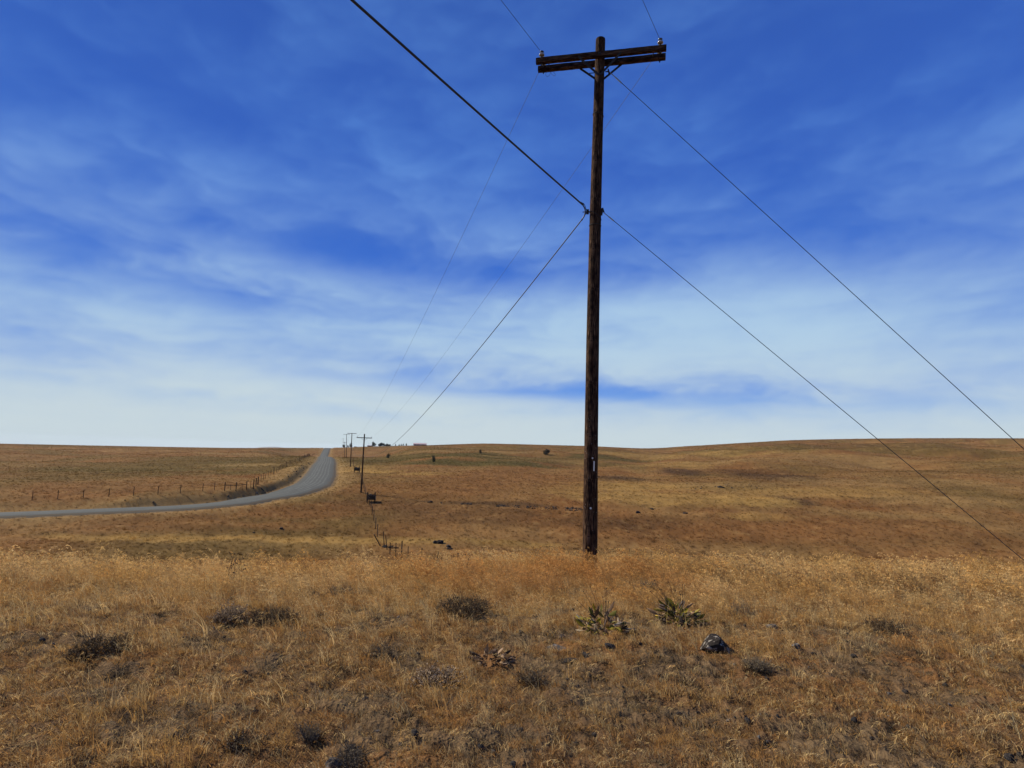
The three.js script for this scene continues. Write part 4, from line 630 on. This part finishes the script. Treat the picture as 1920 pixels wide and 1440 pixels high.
leafyPlant(925, 1238, 'flattened dead plant of tan curled leaves', 60, 0.85, ['tan', 'tan', 'brown', 'brown', 'brown', 'black', 'tan', 'brown'], 43, 1, 0.35);
{ const p = scene.children.filter(c => c.name.startsWith('broadleaf_plant'))[1], lf = p.children.filter(c => c.name === 'leaf'); lf[7].material = bladeMats.yellow; lf[7].userData.label = 'bright yellow leaf'; lf[19].material = bladeMats.yellow; }
// stones
for (const [px, py, w, sq, m, turn, label] of [
  [1342, 1217, 0.40, [1.05, 0.50, 0.75], lichen, 0.5, 'jagged dark rock blotched with pale grey lichen below the leafy plants'], [1052, 1219, 0.22, [1, 0.34, 0.8], greyStone, 0.2, 'flat grey stone half sunk beneath the withered plant'], [1142, 1214, 0.17, [1, 0.36, 0.7], basalt, 0.9, 'flat brown-black stone just below the withered leafy plant'], [1100, 1231, 0.16, [1, 0.3, 0.6], basalt, 1.7, 'thin dark stone lying beneath the flat brown-black stone'], [1068, 1240, 0.14, [1, 0.35, 0.8], basalt, 2.4, 'small dark stone beside the flat grey stone'],
  [1450, 1178, 0.16, [1, 0.5, 0.8], greyStone, 0.4, 'small grey stone in pale grass behind the lichened rock'], [1492, 1215, 0.13, [1, 0.5, 0.8], greyStone, 1.1, 'low round stone beyond the lichened rock on the turf'], [628, 1437, 0.10, [1, 0.75, 0.9], greyStone, 0.7, 'small pale grey stone by the grey cushion plant'], [1310, 1190, 0.12, [1, 0.5, 0.9], basalt, 2.0, 'small dark stone touching the lichened rock']]) {
  const q = onGround(px, py), g = boxUV(rockGeo(w / 2, Math.round(px), sq, 3, 9), 2.2), r = single('stone', g, m, label, 'rock', 'stones in the foreground'); r.position.set(q.x, q.y + w * sq[1] * 0.14, q.z); r.rotation.set(0.1, turn, -0.12);
}
{ // stones in the gully and on the hillside
  const rr = mulberry(55);
  for (const [px, py, w, label] of [[528, 992, 0.55, 'lone dark boulder on the slope above the golden gully strip'], [476, 999, 0.35, 'small rock on the slope near the lone boulder'], [722, 1026, 0.6, 'rounded dark boulder beside the leaning fence post'], [732, 1027, 0.6, 'flat dark boulder in the row by the leaning fence post'], [742, 1028, 0.55, 'low dark boulder ending the row by the leaning fence post'], [815, 1018, 0.7, 'long dark rock on the lip of the gully'], [827, 1018, 0.9, 'wide dark rock on the lip of the gully'], [840, 1025, 0.7, 'dark rock at the bottom of the gully cut'], [844, 1030, 0.6, 'lowest dark rock in the gully cut'], [806, 942, 0.7, 'dark rock alone on the rusty hillside'], [1195, 962, 0.8, 'dark rock on the edge of the golden meadow'], [1222, 955, 0.6, 'small dark rock in the golden meadow'], [1350, 914, 1.3, 'dark bump of rock below the dark hillside patch'], [1284, 963, 0.7, 'small dark rock along the meadow edge']]) {
    const q = onGround(px, py, 40), r = single('boulder', boxUV(rockGeo(w / 2, Math.round(px) + 7, [1.25, 0.62, 0.9], 2, 7), 1), basalt, label, 'rock', 'rocks in the gully and on the hillside'); r.position.set(q.x, q.y + w * 0.1, q.z); r.rotation.y = rr() * 6;
  }
  // rubble: the outcrop line across the hillside, the road cut, stony bits of the foreground
  const geos = [0, 1, 2, 3].map(i => boxUV(rockGeo(0.5, i + 60, [1, 0.6, 0.9], 1, 5), 1)), lists = geos.map(() => []);
  const add = (x, z, s) => lists[Math.floor(rr() * 4)].push([x, z, s]);
  for (let i = 0; i < 900; i++) { const t = rr(), q = march(lerp(790, 1098, t), lerp(941, 956, t) + (rr() - 0.5) * 4.5 * (0.4 + t), baseHeight, 50); if (n2(q[0] / 2.2, 3) > -0.15) add(q[0], q[1], 0.10 + 0.28 * rr() * rr()); }
  for (let i = 0; i < 520; i++) { const k = Math.floor(lerp(0, roadLine.length - 1, rr())), p = roadLine[k], b = roadLine[Math.min(k + 1, roadLine.length - 1)]; if (p.x > -30 || p.x < -62 || p.z > -60) continue; const t = V(b.x - p.x, 0, b.z - p.z).normalize(), o = ROADW + 0.9 + 1.9 * rr(); add(p.x + t.z * o, p.z - t.x * o, 0.2 + 0.5 * rr() * rr()); }
  for (let i = 0; i < 1500; i++) { const [x, z] = inWedge(rr, 1.6, 8, 1.7); if (bareness(x, z) > 0.35) add(x, z, 0.012 + 0.06 * rr() * rr()); }
  for (let i = 0; i < 40; i++) { const q = march(lerp(1280, 1480, rr()), lerp(905, 918, rr()), baseHeight, 50); add(q[0], q[1], 0.15 + 0.4 * rr() * rr()); }
  const root = new THREE.Group(); root.name = 'rubble'; tag(root, 'scattered dark basalt rubble on the hillside, road cut and bare foreground', 'rubble', null, 'stuff'); scene.add(root);
  const M = new THREE.Matrix4(), Q = new THREE.Quaternion(), E = new THREE.Euler(); lists.forEach((l, k) => { const im = new THREE.InstancedMesh(geos[k], k === 2 ? greyStone : basalt, l.length); l.forEach(([x, z, s], i) => { M.compose(V(x, height(x, z) + s * 0.12, z), Q.setFromEuler(E.set(rr() * 0.6, rr() * 6, rr() * 0.6)), V(s, s, s)); im.setMatrixAt(i, M); }); im.name = 'rubble_stone'; im.userData.kind = 'stuff'; root.add(lit(im)); });
}
// tall dead flower stalks standing above the grass
{
  const rr = mulberry(88), gs = kinds, spots = [[1345, 1075, 'in pale grass behind the bare grey twiggy bush'], [1335, 1085, 'in pale grass behind the bare grey twiggy bush'], [1358, 1068, 'in pale grass behind the bare grey twiggy bush'], [430, 1080, 'behind the pale-tipped dry shrub'], [440, 1092, 'behind the pale-tipped dry shrub'], [425, 1110, 'behind the pale-tipped dry shrub'], [452, 1100, 'behind the pale-tipped dry shrub'], [985, 1055, 'in orange grass on the road side of the near pole'], [860, 1085, 'behind the dark shrub with whitish heads'], [872, 1090, 'behind the dark shrub with whitish heads'],
    [700, 1085, 'on the brow below the gully fence'], [1480, 1070, 'on the guyed side of the near pole, far from it'], [1468, 1080, 'on the guyed side of the near pole, far from it'], [1050, 1075, 'in orange grass just in front of the near pole'], [1215, 1070, 'behind the grey twiggy mound'], [1225, 1072, 'behind the grey twiggy mound'], [690, 1078, 'on the brow below the gully fence'], [1010, 1062, 'in orange grass on the road side of the near pole']];
  for (const [px, py, where] of spots) {
    const q = onGround(px, py), o = thing('dead_weed', 'tall dead dark-stemmed weed ' + where, 'weed', [q.x, q.y, q.z], rr() * 6, 'dead weeds above the grass'), h = 0.28 + 0.18 * rr(), e = V(-0.08 * rr(), h, 0.05 * (rr() - 0.5)), st = [tube([V(0, -0.02, 0), e.clone().multiplyScalar(0.5).add(V(0.02, 0, 0)), e], 0.0032, 8, 4)], hd = [];
    for (let i = 0; i < 9; i++) { const t = 0.4 + 0.6 * rr(), b = e.clone().multiplyScalar(t), a = rr() * 6.28, f = b.clone().add(V(Math.cos(a) * 0.06, 0.05 + 0.05 * rr(), Math.sin(a) * 0.06)); st.push(rod(b, f, 0.002, 0.0012, 3)); hd.push(new THREE.IcosahedronGeometry(0.006 + 0.007 * rr(), 0).translate(f.x, f.y, f.z)); }
    part('stem', merge(st), twigDark, o); part('seed_heads', merge(hd), bladeMats.brown, o);
  }
}
// thin autumn haze
scene.fog = new THREE.FogExp2(0xdfe8ee, 0.00005);
renderer.render(scene, camera);
